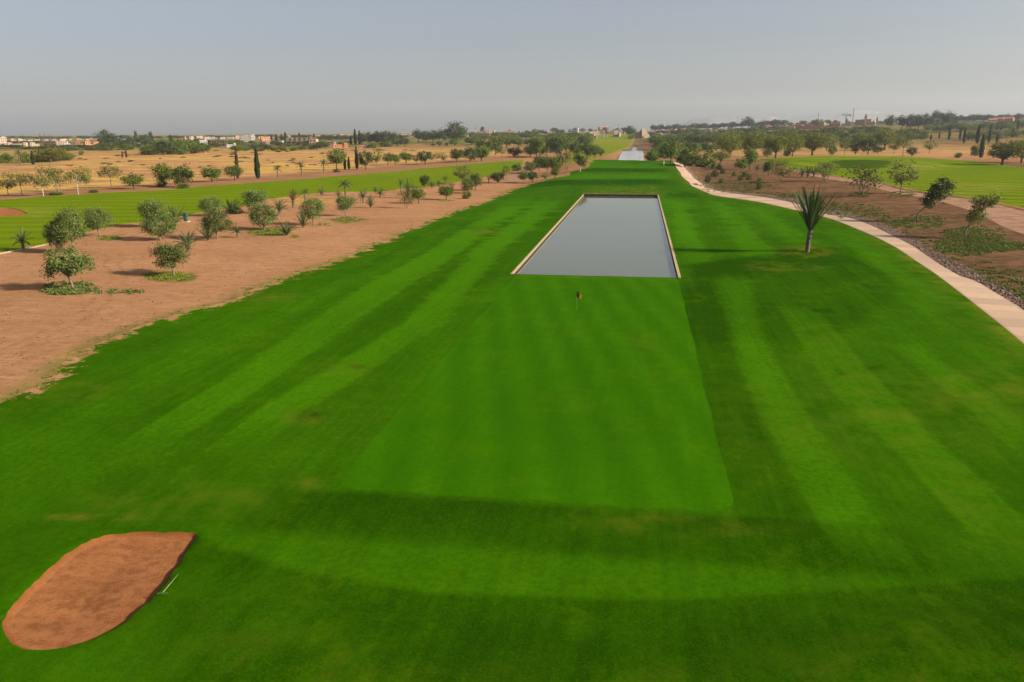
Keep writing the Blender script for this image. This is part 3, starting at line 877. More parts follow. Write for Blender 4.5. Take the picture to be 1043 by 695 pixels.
def tree_meshes(name, seed, ells, clumps, per, spread, size, leaf, bark, fork=.3, r=.03, limbs=6, stems=1, droop=0.0, asp=.55, shell=.5, lean=(0, 0), limb_r=.35):
    """unit tree: height 1, crown about 1 across. returns trunk mesh, crown mesh"""
    rs = np.random.RandomState(seed)
    v, f, tone, cen = leaf_cloud(rs, ells, clumps, per, spread, size, asp, droop, shell)
    top = np.percentile(v[:, 2], 99.5); wx = np.percentile(np.abs(v[:, 0] - lean[0] * .8), 99.3)
    k = 1.0 / top
    kw = .5 / max(wx, 1e-3)
    def tr(p):
        p = np.array(p, float)
        if lean == (0, 0): p[..., :2] *= kw
        p[..., 2] *= k
        return p
    v = tr(v); cen = tr(cen)
    b = MB()
    for s in range(stems):
        ox = 0 if stems == 1 else .05 * math.cos(6.28 * s / stems + seed); oy = 0 if stems == 1 else .05 * math.sin(6.28 * s / stems + seed)
        fx, fy = lean[0] * fork * 1.2 + ox * 2.5, lean[1] * fork + oy * 2.5
        p = [(ox * .3, oy * .3, -.05), (ox * .5 + rs.uniform(-.01, .01), oy * .5, fork * .35), (fx * .6 + rs.uniform(-.012, .012), fy * .6 + rs.uniform(-.012, .012), fork * .7), (fx, fy, fork)]
        b.tube(p, [r * 1.35, r, r * .88, r * .75], 7)
        nb = max(2, limbs // stems)
        for j in rs.choice(len(cen), min(nb, len(cen)), replace=False):
            c = cen[j]; q = np.array([fx, fy, fork * rs.uniform(.85, 1.0)])
            m1 = q + (c - q) * .4 + np.array([0, 0, .04]); m2 = q + (c - q) * .75 + np.array([0, 0, .03])
            b.tube([q, m1, m2, c], [r * .6, r * limb_r, r * limb_r * .6, r * .1], 5, cap=False)
    return b.mesh(name + "_trunk", [BK[bark]], True), leaf_mesh(name + "_crown", v, f, tone, L_[leaf])

KIND = {}
def reg(kind, name, cat, metas): KIND[kind] = (name, cat, metas)

reg("olive", "olive_tree", "olive tree", [
    tree_meshes("olive", 1, [(0, 0, .64, .42, .42, .33)], 38, 150, .17, .043, "olive", "grey", .30, .026, 8),
    tree_meshes("olive", 2, [(-.1, 0, .58, .32, .34, .28), (.14, .05, .70, .28, .3, .27)], 40, 150, .16, .043, "olive", "grey", .26, .026, 8),
    tree_meshes("olive", 3, [(0, 0, .72, .30, .3, .27), (.05, 0, .50, .42, .4, .22)], 40, 150, .16, .043, "olive", "grey", .24, .028, 8),
    tree_meshes("olive", 4, [(0, .03, .56, .42, .42, .40)], 44, 150, .16, .043, "olive", "grey", .16, .03, 8)])
reg("round", "broadleaf_tree", "tree", [
    tree_meshes("round", 11, [(0, 0, .66, .46, .44, .30)], 32, 70, .19, .075, "broad", "dark", .36, .028, 8),
    tree_meshes("round", 12, [(-.12, 0, .62, .36, .36, .28), (.16, 0, .7, .32, .32, .26)], 34, 66, .18, .075, "broad", "dark", .34, .028, 8),
    tree_meshes("round", 13, [(0, 0, .60, .48, .46, .34)], 38, 62, .18, .075, "broad", "dark", .24, .03, 8)])
reg("dark", "dark_tree", "tree", [
    tree_meshes("dark", 21, [(0, 0, .62, .44, .44, .34)], 34, 66, .18, .075, "dark", "dark", .28, .03, 7),
    tree_meshes("dark", 22, [(0, 0, .55, .45, .45, .40)], 38, 60, .17, .075, "dark", "dark", .18, .03, 6)])
reg("airy", "acacia_tree", "tree", [
    tree_meshes("airy", 31, [(0, 0, .66, .46, .46, .30)], 30, 34, .17, .065, "acacia", "grey", .34, .017, 14),
    tree_meshes("airy", 32, [(-.12, 0, .60, .36, .4, .30), (.18, .06, .72, .3, .3, .26)], 32, 32, .17, .065, "acacia", "grey", .22, .015, 16, 3),
    tree_meshes("airy", 33, [(0, 0, .70, .48, .46, .24)], 26, 34, .18, .065, "acacia", "grey", .45, .016, 12)])
reg("mesq", "mesquite_tree", "tree", [
    tree_meshes("mesq", 41, [(-.14, 0, .62, .36, .36, .30), (.18, .05, .68, .34, .34, .28), (0, .1, .55, .46, .4, .22)], 48, 80, .17, .055, "mesquite", "dark", .22, .035, 12, droop=.8),
    tree_meshes("mesq", 42, [(0, 0, .60, .48, .46, .36)], 44, 80, .17, .055, "mesquite", "dark", .2, .03, 10, droop=.8)])
reg("euc", "eucalyptus_tree", "eucalyptus", [
    tree_meshes("euc", 51, [(-.1, 0, .72, .34, .34, .26), (.14, 0, .56, .34, .34, .22), (0, 0, .42, .3, .3, .16)], 40, 56, .17, .07, "euc", "grey", .34, .03, 9),
    tree_meshes("euc", 52, [(0, 0, .76, .3, .3, .22), (-.16, 0, .52, .3, .3, .22), (.2, 0, .6, .26, .26, .2)], 40, 56, .17, .07, "euc", "grey", .34, .03, 9),
    tree_meshes("euc", 53, [(0, 0, .58, .44, .42, .40)], 46, 52, .17, .07, "euc", "grey", .25, .03, 8)])
reg("bush", "bush", "bush", [
    tree_meshes("bush", 61, [(0, 0, .45, .48, .46, .48)], 38, 56, .2, .09, "broad", "dark", .12, .03, 5, 3),
    tree_meshes("bush", 62, [(-.2, 0, .4, .3, .3, .4), (.2, 0, .5, .32, .32, .48)], 38, 56, .2, .09, "broad", "dark", .12, .03, 5, 3)])
reg("scrub", "scrub_bush", "bush", [
    tree_meshes("scrub", 66, [(0, 0, .4, .48, .46, .5)], 26, 34, .24, .13, "dark", "dark", .1, .03, 4, 3),
    tree_meshes("scrub", 67, [(-.2, 0, .4, .3, .3, .4), (.2, 0, .45, .32, .32, .45)], 26, 34, .24, .13, "weed", "dark", .1, .03, 4, 3)])
reg("pine", "conifer_tree", "conifer", [
    tree_meshes("pine", 71, [(0, 0, .3, .44, .44, .2), (0, 0, .55, .32, .32, .2), (0, 0, .8, .18, .18, .2)], 36, 50, .14, .08, "cypress", "dark", .2, .03, 5)])

def cypress_mesh(seed, leaf="cypress", n=1500):
    rs = np.random.RandomState(seed)
    z = rs.uniform(.04, 1, n) ** .9
    prof = np.interp(z, [0, .1, .35, .7, .9, 1.0], [.22, .42, .5, .36, .18, .03])
    a = rs.uniform(0, 2 * PI, n); q = prof * rs.uniform(.55, 1.0, n) * (1 + .22 * np.sin(a * 3 + z * 17 + seed))
    c = np.stack([q * np.cos(a), q * np.sin(a), z], -1)
    # z is later scaled far more than x,y: leaves drawn in final proportions (about 1:6)
    s = rs.uniform(.6, 1.4, n)
    ta = np.stack([np.cos(a) * .10, np.sin(a) * .10, np.full(n, .045)], -1) * s[:, None]
    tb = np.stack([-np.sin(a) * .13, np.cos(a) * .13, np.zeros(n)], -1) * s[:, None]
    v = np.stack([c - ta, c + tb, c + ta, c - tb], 1).reshape(-1, 3)
    tr = MB().tube([(0, 0, -.02), (0, 0, .3), (0, 0, .92)], [.10, .08, .02], 6).mesh("cypress_trunk", [BK["dark"]], True)
    return tr, leaf_mesh("cypress_crown", v, np.arange(n * 4).reshape(-1, 4), np.repeat(np.clip(rs.uniform(0, 1, n), 0, 1), 4), L_[leaf])
reg("cypress", "cypress_tree", "cypress", [cypress_mesh(1), cypress_mesh(2)])
reg("cypdead", "cypress_tree", "cypress", [cypress_mesh(3, "brown", 700)])

def frond(rs, base, az, elev0, length, bend, leaf_w, nleaf, vs, fs, ts, tone, vee=.6):
    """one pinnate leaf: bent rib with leaflets to both sides"""
    p = np.array(base, float); el = elev0; step = length / nleaf
    for i in range(nleaf):
        t = i / nleaf
        d = np.array([math.cos(az) * math.cos(el), math.sin(az) * math.cos(el), math.sin(el)])
        side = np.array([-math.sin(az), math.cos(az), 0.0]); up = np.cross(d, side) * -1
        q = p + d * step
        # rib
        rw = .02 * length * (1 - t * .8)
        b = len(vs); vs += [p - side * rw, p + side * rw, q + side * rw * .9, q - side * rw * .9]; fs.append((b, b + 1, b + 2, b + 3)); ts += [tone * .6] * 4
        ll = leaf_w * math.sin(PI * min(1, (t * .86 + .12))) ** .6
        for sg in (-1, 1):
            lv = (side * sg * .75 + d * .75 + up * vee * .5); lv /= np.linalg.norm(lv)
            e = p + lv * ll + np.array([0, 0, -.12 * ll]); w = step * .42
            b = len(vs); vs += [p - d * w, p + d * w, e + d * w * .15]; fs.append((b, b + 1, b + 2)); ts += [min(1, tone + rs.uniform(-.2, .25))] * 3
        p = q; el -= bend / nleaf * (.4 + 1.2 * t)

def palm_meshes(seed, nf, trunk_h, trunk_r, e0, e1, bend, leaf="palm", nleaf=11, lw=.14, flen=.62, tilt=0.0, dead=4, lean=.0):
    rs = np.random.RandomState(seed)
    vs, fs, ts = [], [], []
    for i in range(nf):
        u = (i + .5) / nf
        el = math.radians(e0 + (e1 - e0) * u) + rs.uniform(-.08, .08)
        az = i * 2.39996 + rs.uniform(-.25, .25)
        frond(rs, (lean * trunk_h + .4 * trunk_r * math.cos(az), .4 * trunk_r * math.sin(az), trunk_h * .98), az, el, flen * rs.uniform(.82, 1.1), math.radians(bend) * (1.3 - .6 * u), lw, nleaf, vs, fs, ts, rs.uniform(.1, .9))
    crown = leaf_mesh("palm_crown", np.array(vs), fs, np.clip(ts, 0, 1), L_[leaf])
    b = MB(); n = 10
    pts = [(lean * trunk_h * k / n, 0, -.04 + (trunk_h + .05) * k / n) for k in range(n + 1)]
    b.tube(pts, [trunk_r * (1.15 - .3 * k / n + (.12 if k % 2 else 0)) for k in range(n + 1)], 9)
    for k in range(26):        # old leaf bases
        a = k * 2.4; z = trunk_h * (.25 + .75 * k / 26)
        b.tube([(lean * z + trunk_r * .7 * math.cos(a), trunk_r * .7 * math.sin(a), z), (lean * z + trunk_r * 1.6 * math.cos(a), trunk_r * 1.6 * math.sin(a), z + .05)], [trunk_r * .3, trunk_r * .1], 4)
    return b.mesh("palm_trunk", [BK["palm"]], False), crown
reg("ypalm", "date_palm", "palm", [
    palm_meshes(1, 17, .26, .055, 12, 84, 70),
    palm_meshes(2, 15, .22, .06, 20, 84, 60),
    palm_meshes(3, 19, .30, .05, 5, 80, 75)])
reg("tpalm", "date_palm", "palm", [
    palm_meshes(5, 18, .58, .035, -5, 80, 75, flen=.42, lw=.1),
    palm_meshes(6, 16, .52, .04, 5, 82, 70, flen=.46, lw=.1)])
reg("dpalm", "date_palm", "palm", [palm_meshes(7, 13, .30, .07, 40, 86, 35, "palmd"), palm_meshes(8, 12, .34, .08, 30, 88, 30, "brown")])
reg("shrubpalm", "date_palm", "palm", [palm_meshes(9, 20, .10, .06, 30, 86, 40, flen=.85, lw=.16), palm_meshes(10, 18, .08, .06, 38, 88, 35, flen=.9, lw=.16)])
reg("vpalm", "date_palm", "palm", [palm_meshes(15, 34, .34, .030, 60, 89, 17, leaf='palmdk', flen=.66, lw=.062, nleaf=26, lean=.06)])

WP = 95
def mesh_extent(me):
    a = np.empty(len(me.vertices) * 3, np.float32); me.vertices.foreach_get("co", a); a = a.reshape(-1, 3)
    return max(np.percentile(np.abs(a[:, 0]), WP), np.percentile(np.abs(a[:, 1]), WP)) * 2, np.percentile(a[:, 2], 99.6)
EXT = {k: [mesh_extent(m[1]) for m in v[2]] for k, v in KIND.items()}

JOINED = {}
def joined(kind, k):
    """trunk and crown as one mesh, for trees only a few pixels tall"""
    if (kind, k) not in JOINED:
        tr, cr = KIND[kind][2][k]
        v, f, m, t = [], [], [], []
        for j, me in enumerate((cr, tr)):
            b = len(v); v += [tuple(q.co) for q in me.vertices]
            f += [tuple(i + b for i in p.vertices) for p in me.polygons]; m += [j] * len(me.polygons)
            at = me.attributes.get("leaf")
            t += [d.value for d in at.data] if at else [.5] * len(me.vertices)
        me = mesh(KIND[kind][0], v, f, [cr.materials[0], tr.materials[0]], m, False)
        a = me.attributes.new("leaf", "FLOAT", "POINT"); a.data.foreach_set("value", np.array(t, np.float32))
        JOINED[(kind, k)] = me
    return JOINED[(kind, k)]

RN = random.Random(21)
def T(kind, bx, by, top, w, label, group=None, var=None, parts=None, name=None, pale=False, rot=None, cat=None, tilt=0.0):
    nm, ct, metas = KIND[kind]
    k = RN.randrange(len(metas)) if var is None else var % len(metas)
    x, y, z = ground(bx, by)
    h = max(.3, top_z(x, y, bx, top) - z)
    ww = w * depth(x, y, z) / F
    ex, ez = EXT[kind][k]
    if kind.startswith("cyp"): ww *= .72
    sx, sz = ww / ex, h / ez
    rot = RN.uniform(0, 6.28) if rot is None else rot
    if parts is None: parts = (by - top) >= 10
    if parts:
        r = empty(name or nm, (x, y, z - .02))
        t = obj("trunk", metas[k][0], r); obj("crown", metas[k][1], r)
        if pale:
            me = metas[k][0].copy(); me.materials[0] = BK["pale"]; t.data = me
    else:
        r = obj(name or nm, joined(kind, k), None, (x, y, z - .02))
    r.scale = (sx, sx, sz); r.rotation_euler = (tilt, 0, rot)
    tag(r, label, cat or ct, group)
    return r
reg("bent", "windswept_tree", "tree", [
    tree_meshes("bent", 81, [(.26, 0, .50, .17, .2, .16), (.38, 0, .68, .21, .22, .17), (.50, 0, .84, .20, .2, .15)], 46, 60, .10, .050, "dark", "grey", .46, .020, 9, lean=(.40, 0)),
    tree_meshes("bent", 82, [(.20, 0, .50, .16, .2, .18), (.30, 0, .72, .24, .22, .2), (.44, 0, .86, .17, .18, .13)], 44, 46, .11, .050, "acacia", "grey", .40, .020, 10, lean=(.28, 0)),
    tree_meshes("leanolive", 83, [(-.04, 0, .66, .50, .46, .24), (-.16, 0, .84, .26, .28, .16), (.2, 0, .56, .36, .34, .18), (-.34, 0, .46, .24, .26, .14)], 52, 95, .14, .050, "olive", "grey", .34, .026, 11, lean=(-.16, .0))])
EXT["bent"] = [mesh_extent(m[1]) for m in KIND["bent"][2]]

G_OL, G_PA, G_ROW = "olive trees on the bare ground", "young palms on the bare ground", "row of trees behind the outer fairway"
G_SL, G_CL, G_CY = "young trees on the bank beside the cart path", "trees clustered at the head of the fairway", "cypresses standing in the dry field"

def things_near():
    # ---- the bare ground between the two fairways
    r = T("bent", 74, 295, 251.5, 1, "leaning olive tree with flat dense crown, rooted in ragged green ground cover on bare earth", G_OL, 2, True, "olive_tree", rot=0, cat="olive tree")
    r.scale = (r.scale[2],) * 3
    T("olive", 177, 281, 246.5, 31, "small olive tree on a thin stem in a ring of bright grass on bare earth", G_OL, 1)
    T("olive", 75, 257, 211, 24, "tall upright olive tree behind the leaning olive, in front of a second crown", G_OL, 2)
    T("olive", 59, 257, 223, 19, "darker short olive tree hugging the tall olive beside the outer fairway edge", G_OL, 3)
    T("olive", 101, 241, 211, 26, "full silvery olive tree at the end of a grass patch beside the outer fairway", G_OL, 0)
    T("ypalm", 24, 254.5, 231, 18, "lone small date palm at the fairway corner by a pale kerb line", G_PA, 0)
    T("olive", 163, 245, 217, 30, "broad olive tree in front of its taller twin, shadow on bare earth beside it", G_OL, 3)
    T("olive", 156, 232, 203.5, 23, "taller olive tree standing directly behind the broad one, near the green cabinet", G_OL, 1)
    T("shrubpalm", 177, 232, 208, 23, "spreading palm clump between the paired olive trees and the green cabinet", G_PA, 0)
    T("ypalm", 192, 256.5, 235, 22, "small date palm with dried earth ring, between the grass ring and the palm clump", G_PA, 1)
    T("olive", 221, 243.5, 212.5, 25, "tall olive tree with a shoot-thick base standing well behind the small ringed palm", G_OL, 2)
    T("shrubpalm", 212, 245, 226, 17, "low palm shoots sprouting at the foot of a tall olive tree", G_PA, 1)
    T("olive", 216, 220, 200.5, 20, "rounded olive tree at the fairway edge, behind the tall one with a shoot-thick base", G_OL, 3)
    T("shrubpalm", 236, 218, 202, 20, "grey spiky palm clump growing out of a dark low bush by the fairway", G_PA, 1)
    T("scrub", 241, 218, 210, 12, "dark low bush around the foot of a grey palm clump", None, 0)
    T("ypalm", 242, 242, 227.5, 13, "tiny date palm alone on bare earth near a grass mat", G_PA, 2)
    T("olive", 261, 217, 193, 23, "wide olive tree touching the fairway edge, behind a dense round one", G_OL, 1)
    T("olive", 269, 234, 207.5, 26, "dense round olive tree above a dark green grass mat", G_OL, 3)
    T("ypalm", 285, 219, 202, 16, "date palm with brown stubby trunk between two olive trees", G_PA, 1)
    T("dpalm", 299, 212, 192, 10, "withered brown date palm with upright bare fronds", G_PA, 1)
    T("tpalm", 311, 206, 191.5, 10, "sparse thin palm at the fairway edge behind the withered brown one", G_PA, 0)
    T("ypalm", 327.5, 200, 190, 9, "isolated little date palm standing on the fairway border", G_PA, 0)
    T("olive", 319, 229.5, 201, 22, "slim-stemmed olive tree behind a bushy palm, single shadow on bare earth", G_OL, 0)
    T("shrubpalm", 309, 232, 214, 13, "bushy upright palm in front of a slim-stemmed olive tree", G_PA, 0)
    T("shrubpalm", 292, 240, 225, 18, "pale sparse palm at the end of the dark green grass mat", G_PA, 1)
    T("tpalm", 352, 200, 182.5, 15, "taller date palm with a drooping head behind an olive on a grass ring", G_PA, 0)
    T("dpalm", 345, 203, 193, 8, "stunted brown palm beside the taller palm with a drooping head", G_PA, 0)
    T("olive", 352, 220, 198.5, 16, "slender olive tree on a ring of yellow-green grass in the middle of the bare ground", G_OL, 1)
    T("ypalm", 370, 207, 191, 12, "stocky date palm with brown trunk behind a brushy upright palm", G_PA, 2)
    T("shrubpalm", 377.5, 212, 198.5, 9, "brushy upright palm without trunk, dark at its base", G_PA, 0)
    T("ypalm", 382, 197, 190, 6, "very small palm tuft beside a larger one on the fairway border", G_PA, 1)
    T("ypalm", 387.5, 201, 190.5, 11, "date palm with spread fronds on the fairway border, next to a tiny tuft", G_PA, 0)
    T("tpalm", 408.5, 195, 181.5, 9, "thin palm with a bare stem at the fairway edge", G_PA, 1)
    T("shrubpalm", 416, 202, 180, 10, "tall ragged palm behind the brown multi-stemmed clump", G_PA, 0)
    T("airy", 414, 212.5, 194, 15, "brownish many-stemmed acacia clump on bare earth in front of a ragged palm", None, 1)
    T("round", 426.5, 207.5, 191.5, 14, "small round-headed tree with a clear thin stem on bare earth", None, 0)
    T("dark", 432.5, 191, 178, 9, "dark upright tree at the fairway edge, a little beyond the round-headed tree", None, 1)
    T("ypalm", 440, 192, 182.5, 8, "young palm just past the dark upright tree at the fairway edge", G_PA, 0)
    T("dpalm", 447, 190.5, 183, 7, "brownish small palm in the middle of three at the fairway edge", G_PA, 0)
    T("tpalm", 453.5, 189, 178, 9, "tallest of three palms in a line at the fairway edge, with drooping tips", G_PA, 1)
    T("round", 454.5, 203.5, 189, 15, "wide low-crowned tree on a thin stem above a small grass spot", None, 1)
    T("dpalm", 460.5, 199, 185, 6, "bare brown palm trunk beside the wide low-crowned tree", G_PA, 1)
    T("airy", 471.5, 188, 168.5, 17, "thin see-through acacia silhouetted against the outer fairway", None, 0)
    T("olive", 476, 197, 181.5, 13, "dense barrel-shaped olive tree above a small round bush", G_OL, 3)
    T("bush", 475.5, 202.5, 195, 9, "small round bush at the foot of a barrel-shaped olive tree", None, 0)
    T("olive", 484.5, 194, 176.5, 12, "slim olive tree leaning beside the barrel-shaped one", G_OL, 2)
    T("dpalm", 498, 187.5, 177, 6, "stubby brown palm between the slim olive and a rounded bushy tree", G_PA, 0)
    T("dark", 507, 186.5, 175.5, 14, "rounded bushy tree near the track bend with two brown stems", None, 1)
    T("airy", 516, 187, 166, 10, "tall loose tree beside the pale winding track", None, 2)
    T("bush", 526.5, 174.5, 166.5, 9, "dark bush on the outer fairway edge where the track curves", None, 1)
    T("olive", 534, 186, 174, 12, "small round olive tree directly in front of the pale winding track", G_CL, 0)
    T("dark", 542.5, 186, 174.5, 9, "brownish small tree next to the round olive by the track", G_CL, 0)
    T("airy", 555.5, 185, 175, 8, "scrubby brownish sapling on the clearing edge, between two stemmed trees", G_CL, 0)
    T("round", 565, 182.5, 170.5, 8, "small lollipop tree at the grass edge beyond the scrubby sapling", G_CL, 0)
    T("olive", 557.5, 176, 158.5, 17, "broad grey-green tree on two dark stems in the middle of the cluster", G_CL, 1)
    T("olive", 540, 177, 164.5, 11, "greyish tree where the winding track meets the cluster", G_CL, 2)
    T("dark", 549, 174, 158, 11, "dark tree behind the greyish one at the track", G_CL, 1)
    T("round", 591, 175, 156, 12, "lone tree with whitewashed lower trunk at the fairway edge", G_CL, 1, pale=True)
    T("dark", 585.5, 162, 145, 11, "almost black tall tree against the bright far fairway", G_CL, 0)
    T("dark", 598, 161.5, 145.5, 13, "dark broad tree in the pair beside the far fairway", G_CL, 1)
    T("round", 606, 161, 147.5, 10, "brownish rounded tree joining the dark pair beside the far fairway", G_CL, 2)
    T("dark", 611.5, 159.5, 151, 7, "lowest tree at the end of the row beside the far fairway", G_CL, 1)
    T("airy", 577.5, 173, 153, 13, "pale leafy tree between the cluster and the whitewashed tree", G_CL, 1)
    T("dark", 570, 170, 158, 8, "narrow dark tree among paler ones in the cluster", G_CL, 1)
    T("round", 566, 176, 160, 12, "mid-green tree behind the lollipop tree in the cluster", G_CL, 2)

    # ---- row beyond the outer fairway
    T("airy", 8.5, 199.5, 175, 18, "loose acacia on a thin leg at the frame edge behind the outer fairway", G_ROW, 0)
    T("airy", 22.5, 199.8, 173.5, 18, "acacia with a slanting trunk, second along the row behind the outer fairway", G_ROW, 2)
    T("airy", 44.2, 200.2, 168.5, 21, "acacia with a white-painted slim trunk beside a low green shrub", G_ROW, 0, pale=True)
    T("airy", 59, 195.5, 170, 20, "many-branched acacia leaning over a low green shrub", G_ROW, 1)
    T("airy", 80, 198.5, 169.5, 18, "light acacia with a white-painted trunk standing by a grass tuft", G_ROW, 2, pale=True)
    T("airy", 89, 194, 170, 12, "faint small acacia tucked beside the light white-trunked one", G_ROW, 0)
    T("airy", 113.5, 191.5, 166.5, 22, "flat-topped acacia on a slender bare trunk in the dry field", G_ROW, 2)
    T("bush", 57, 199, 195.5, 12, "low green shrub beneath the many-branched acacia", None, 0)
    T("bush", 95.5, 196.5, 193, 8, "grass-like low tuft bush between two slender acacias", None, 1)
    T("round", 136.5, 193, 177.5, 18, "neat umbrella-shaped tree standing alone on the fairway verge", G_ROW, 0)
    T("round", 167, 190, 166.5, 20, "full round tree with a black-green bush under it", G_ROW, 2)
    T("bush", 165, 190.5, 184, 11, "black-green bush under a full round tree", None, 0)
    T("dark", 186.5, 191, 168, 19, "thick irregular tree with foliage down to a dark skirt of bush", G_ROW, 1)
    T("bush", 186.5, 192, 186.5, 11, "dark skirt bush at the base of the thick irregular tree", None, 1)
    T("round", 216, 185.5, 170.5, 20, "flat umbrella tree midway between the thick tree and the dead cypress", G_ROW, 1)
    T("round", 239, 184, 169, 16, "small leafy tree in front of the brown cypress", G_ROW, 0)
    T("cypdead", 242.5, 183, 150, 4.5, "tall dead brown cypress with bare stem behind a small leafy tree", G_CY, 0)
    T("cypress", 262.8, 182.5, 151.5, 6.2, "slim dark green cypress standing alone by the fairway verge", G_CY, 0)
    T("tpalm", 283, 181, 168, 8, "sparse young palm on the verge beyond the green cypress", G_ROW, 0)
    T("tpalm", 307.5, 179.5, 163, 9, "small palm with a pale skirt on the dry verge", G_ROW, 1)
    T("tpalm", 330, 176, 161.5, 9, "straight small palm just before the pair of dark cypress stems", G_ROW, 0)
    T("round", 343, 173.5, 151.5, 16, "yellowish round tree with a low bush beneath, beside thin cypresses", G_ROW, 0)
    T("bush", 343, 175.5, 172, 9, "low bush beneath the yellowish round tree", None, 1)
    T("cypress", 351.5, 173, 157, 3.2, "short thin cypress, first of a close trio on the verge", G_CY, 1)
    T("cypress", 355.5, 172.5, 160, 3.4, "shortest cypress in the middle of a close trio on the verge", G_CY, 0)
    T("cypdead", 363.7, 173, 149, 4.4, "tallest bare-stemmed cypress ending a close trio on the verge", G_CY, 0)
    T("dark", 372.5, 173, 153.5, 13, "dense oval tree immediately beyond the bare-stemmed cypress", G_ROW, 0)
    T("airy", 384, 171, 151, 13, "yellow-green airy tree next to the dense oval one", G_ROW, 0)
    T("round", 395, 168.5, 156, 10, "first of two small twin trees in the verge row", G_ROW, 0)
    T("round", 402.5, 168.3, 156.5, 10, "second of two small twin trees in the verge row", G_ROW, 1)
    T("round", 413.5, 166.5, 155, 13, "wide-armed small tree between the twins and a dark round tree", G_ROW, 1)
    T("airy", 424, 167.5, 157.5, 7, "wispy thin sapling just before the dark round tree", G_ROW, 0)
    T("dark", 433, 167.8, 153.8, 14, "dark round lollipop tree in the verge row", G_ROW, 0)
    T("airy", 445, 166.5, 155, 9, "slight brownish tree after the dark round lollipop", G_ROW, 2)
    T("airy", 452, 167, 155, 7, "thin pale sapling beside the slight brownish tree", G_ROW, 0)
    T("dark", 465.5, 165.5, 151.5, 13, "dark flat-headed tree starting the dense end of the verge row", G_ROW, 0)
    T("dark", 479, 165, 149.5, 13, "darkest tree in the dense end of the verge row", G_ROW, 1)
    T("round", 490.5, 164.5, 148.5, 16, "biggest green tree on two stems in the dense end of the verge row", G_ROW, 2)
    T("round", 511, 161, 150, 12, "pale green tree on the verge short of the big background mass", G_ROW, 0) if False else None
    T("airy", 511, 161, 150.5, 12, "thin pale tree on the verge beyond the two-stemmed green one", G_ROW, 2)
    T("dark", 524, 160.5, 150, 14, "low dark tree at the far tip of the outer fairway", G_ROW, 1)
    T("dark", 540, 160, 149, 13, "dark tree closing the tip of the outer fairway by the cluster", G_ROW, 0)
    T("tpalm", 20.5, 169, 150, 8, "dark lollipop-headed palm at the edge of a green plot", None, 0)
    T("cypress", 34, 168, 153.5, 4, "dark column tree between a green plot and a big yellowish bush", G_CY, 1)
    T("bush", 26, 166, 155, 10, "dark bush between two column trees on the green plot", None, 0)
    T("mesq", 52, 165.5, 150, 27, "big yellow-green spreading tree on the edge of the dry field", None, 0)
    T("bush", 6, 166, 156, 16, "green bush on the small green plot at the frame edge", None, 1)
    T("cypdead", 125, 160.5, 154, 2.4, "shorter of two dead stumps in the dry field", None, 0, cat="dead tree", name="dead_tree")
    T("cypdead", 129, 160.8, 152.5, 2.4, "taller of two dead stumps in the dry field", None, 0, cat="dead tree", name="dead_tree")

    # ---- bank beyond the cart path
    r = T("bent", 933.5, 225.5, 181, 1, "dark windswept tree leaning steeply away from the path on a bare trunk", G_SL, 0, True, rot=0); r.scale = (r.scale[2],) * 3
    r = T("bent", 982.5, 241.5, 196.5, 1, "lighter windswept tree leaning over green ground cover, beyond the dark one", G_SL, 1, True, rot=0); r.scale = (r.scale[2],) * 3
    T("airy", 917, 198, 163, 27, "tall airy young tree on the bank against the second fairway", G_SL, 0)
    T("airy", 879, 200, 168, 32, "wide airy two-crowned young tree with growth at its foot", G_SL, 1)
    T("airy", 840, 185, 164, 23, "brownish airy tree behind the big palm, by the three stocky palms", G_SL, 1)
    T("airy", 797, 186, 163, 25, "spreading airy tree just before the three stocky palms", G_SL, 0)
    T("ypalm", 816.5, 181, 169.5, 10, "first of three stocky young palms by a bright bit of track", G_SL, 0)
    T("ypalm", 822.5, 181, 169, 10, "middle one of three stocky young palms by a bright bit of track", G_SL, 1)
    T("ypalm", 828.5, 181, 169.5, 10, "last of three stocky young palms by a bright bit of track", G_SL, 2)
    T("round", 763.5, 173, 150, 14, "upright tree with a dark round head on the bank", G_SL, 2)
    T("round", 754, 176.5, 161, 12, "small tree in front of the upright dark-headed one", G_SL, 0)
    T("round", 782.5, 179, 163, 10, "stemmed small tree beside the spreading airy tree", G_SL, 1)
    T("shrubpalm", 771, 174, 167, 6, "small sapling on the bank edge near the second fairway", G_SL, 0)
    T("shrubpalm", 778.5, 176, 168, 6, "sapling clump between two small stemmed trees on the bank", G_SL, 1)
    T("bush", 708, 171.5, 149.5, 34, "big dense rounded tree-bush where the cart path bends", G_SL, 0)
    T("dark", 697, 170.5, 156, 14, "dark side growth of the big bush, right above the path bend", G_SL, 1) if False else T("dark", 697, 170.5, 156, 14, "dark side growth next to the big bush, just above the path bend", G_SL, 1)
    T("round", 683, 166.5, 143, 16, "tall thicket tree on the verge before the path bend", G_SL, 2)
    T("bush", 671, 153, 139, 18, "leafy thicket tree beside the reddish earth strip", G_SL, 1)
    T("bush", 677, 162, 147, 12, "scrubby thicket between the reddish strip and the tall thicket tree", G_SL, 0)
    T("round", 692, 163, 147, 13, "green tree behind the big rounded bush", G_SL, 0)
    T("mesq", 734, 166, 153.5, 17, "smooth round bright bush on the far bank", G_SL, 1)
    T("tpalm", 724.5, 159, 145, 6, "lone thin palm in front of the yellow field", G_SL, 0)
    T("mesq", 743, 161, 135, 21, "large olive-yellow tree on a dark trunk by the yellow field", None, 1)
    T("mesq", 764, 160, 136, 24, "largest yellowish spreading tree beside the one on a dark trunk", None, 0)
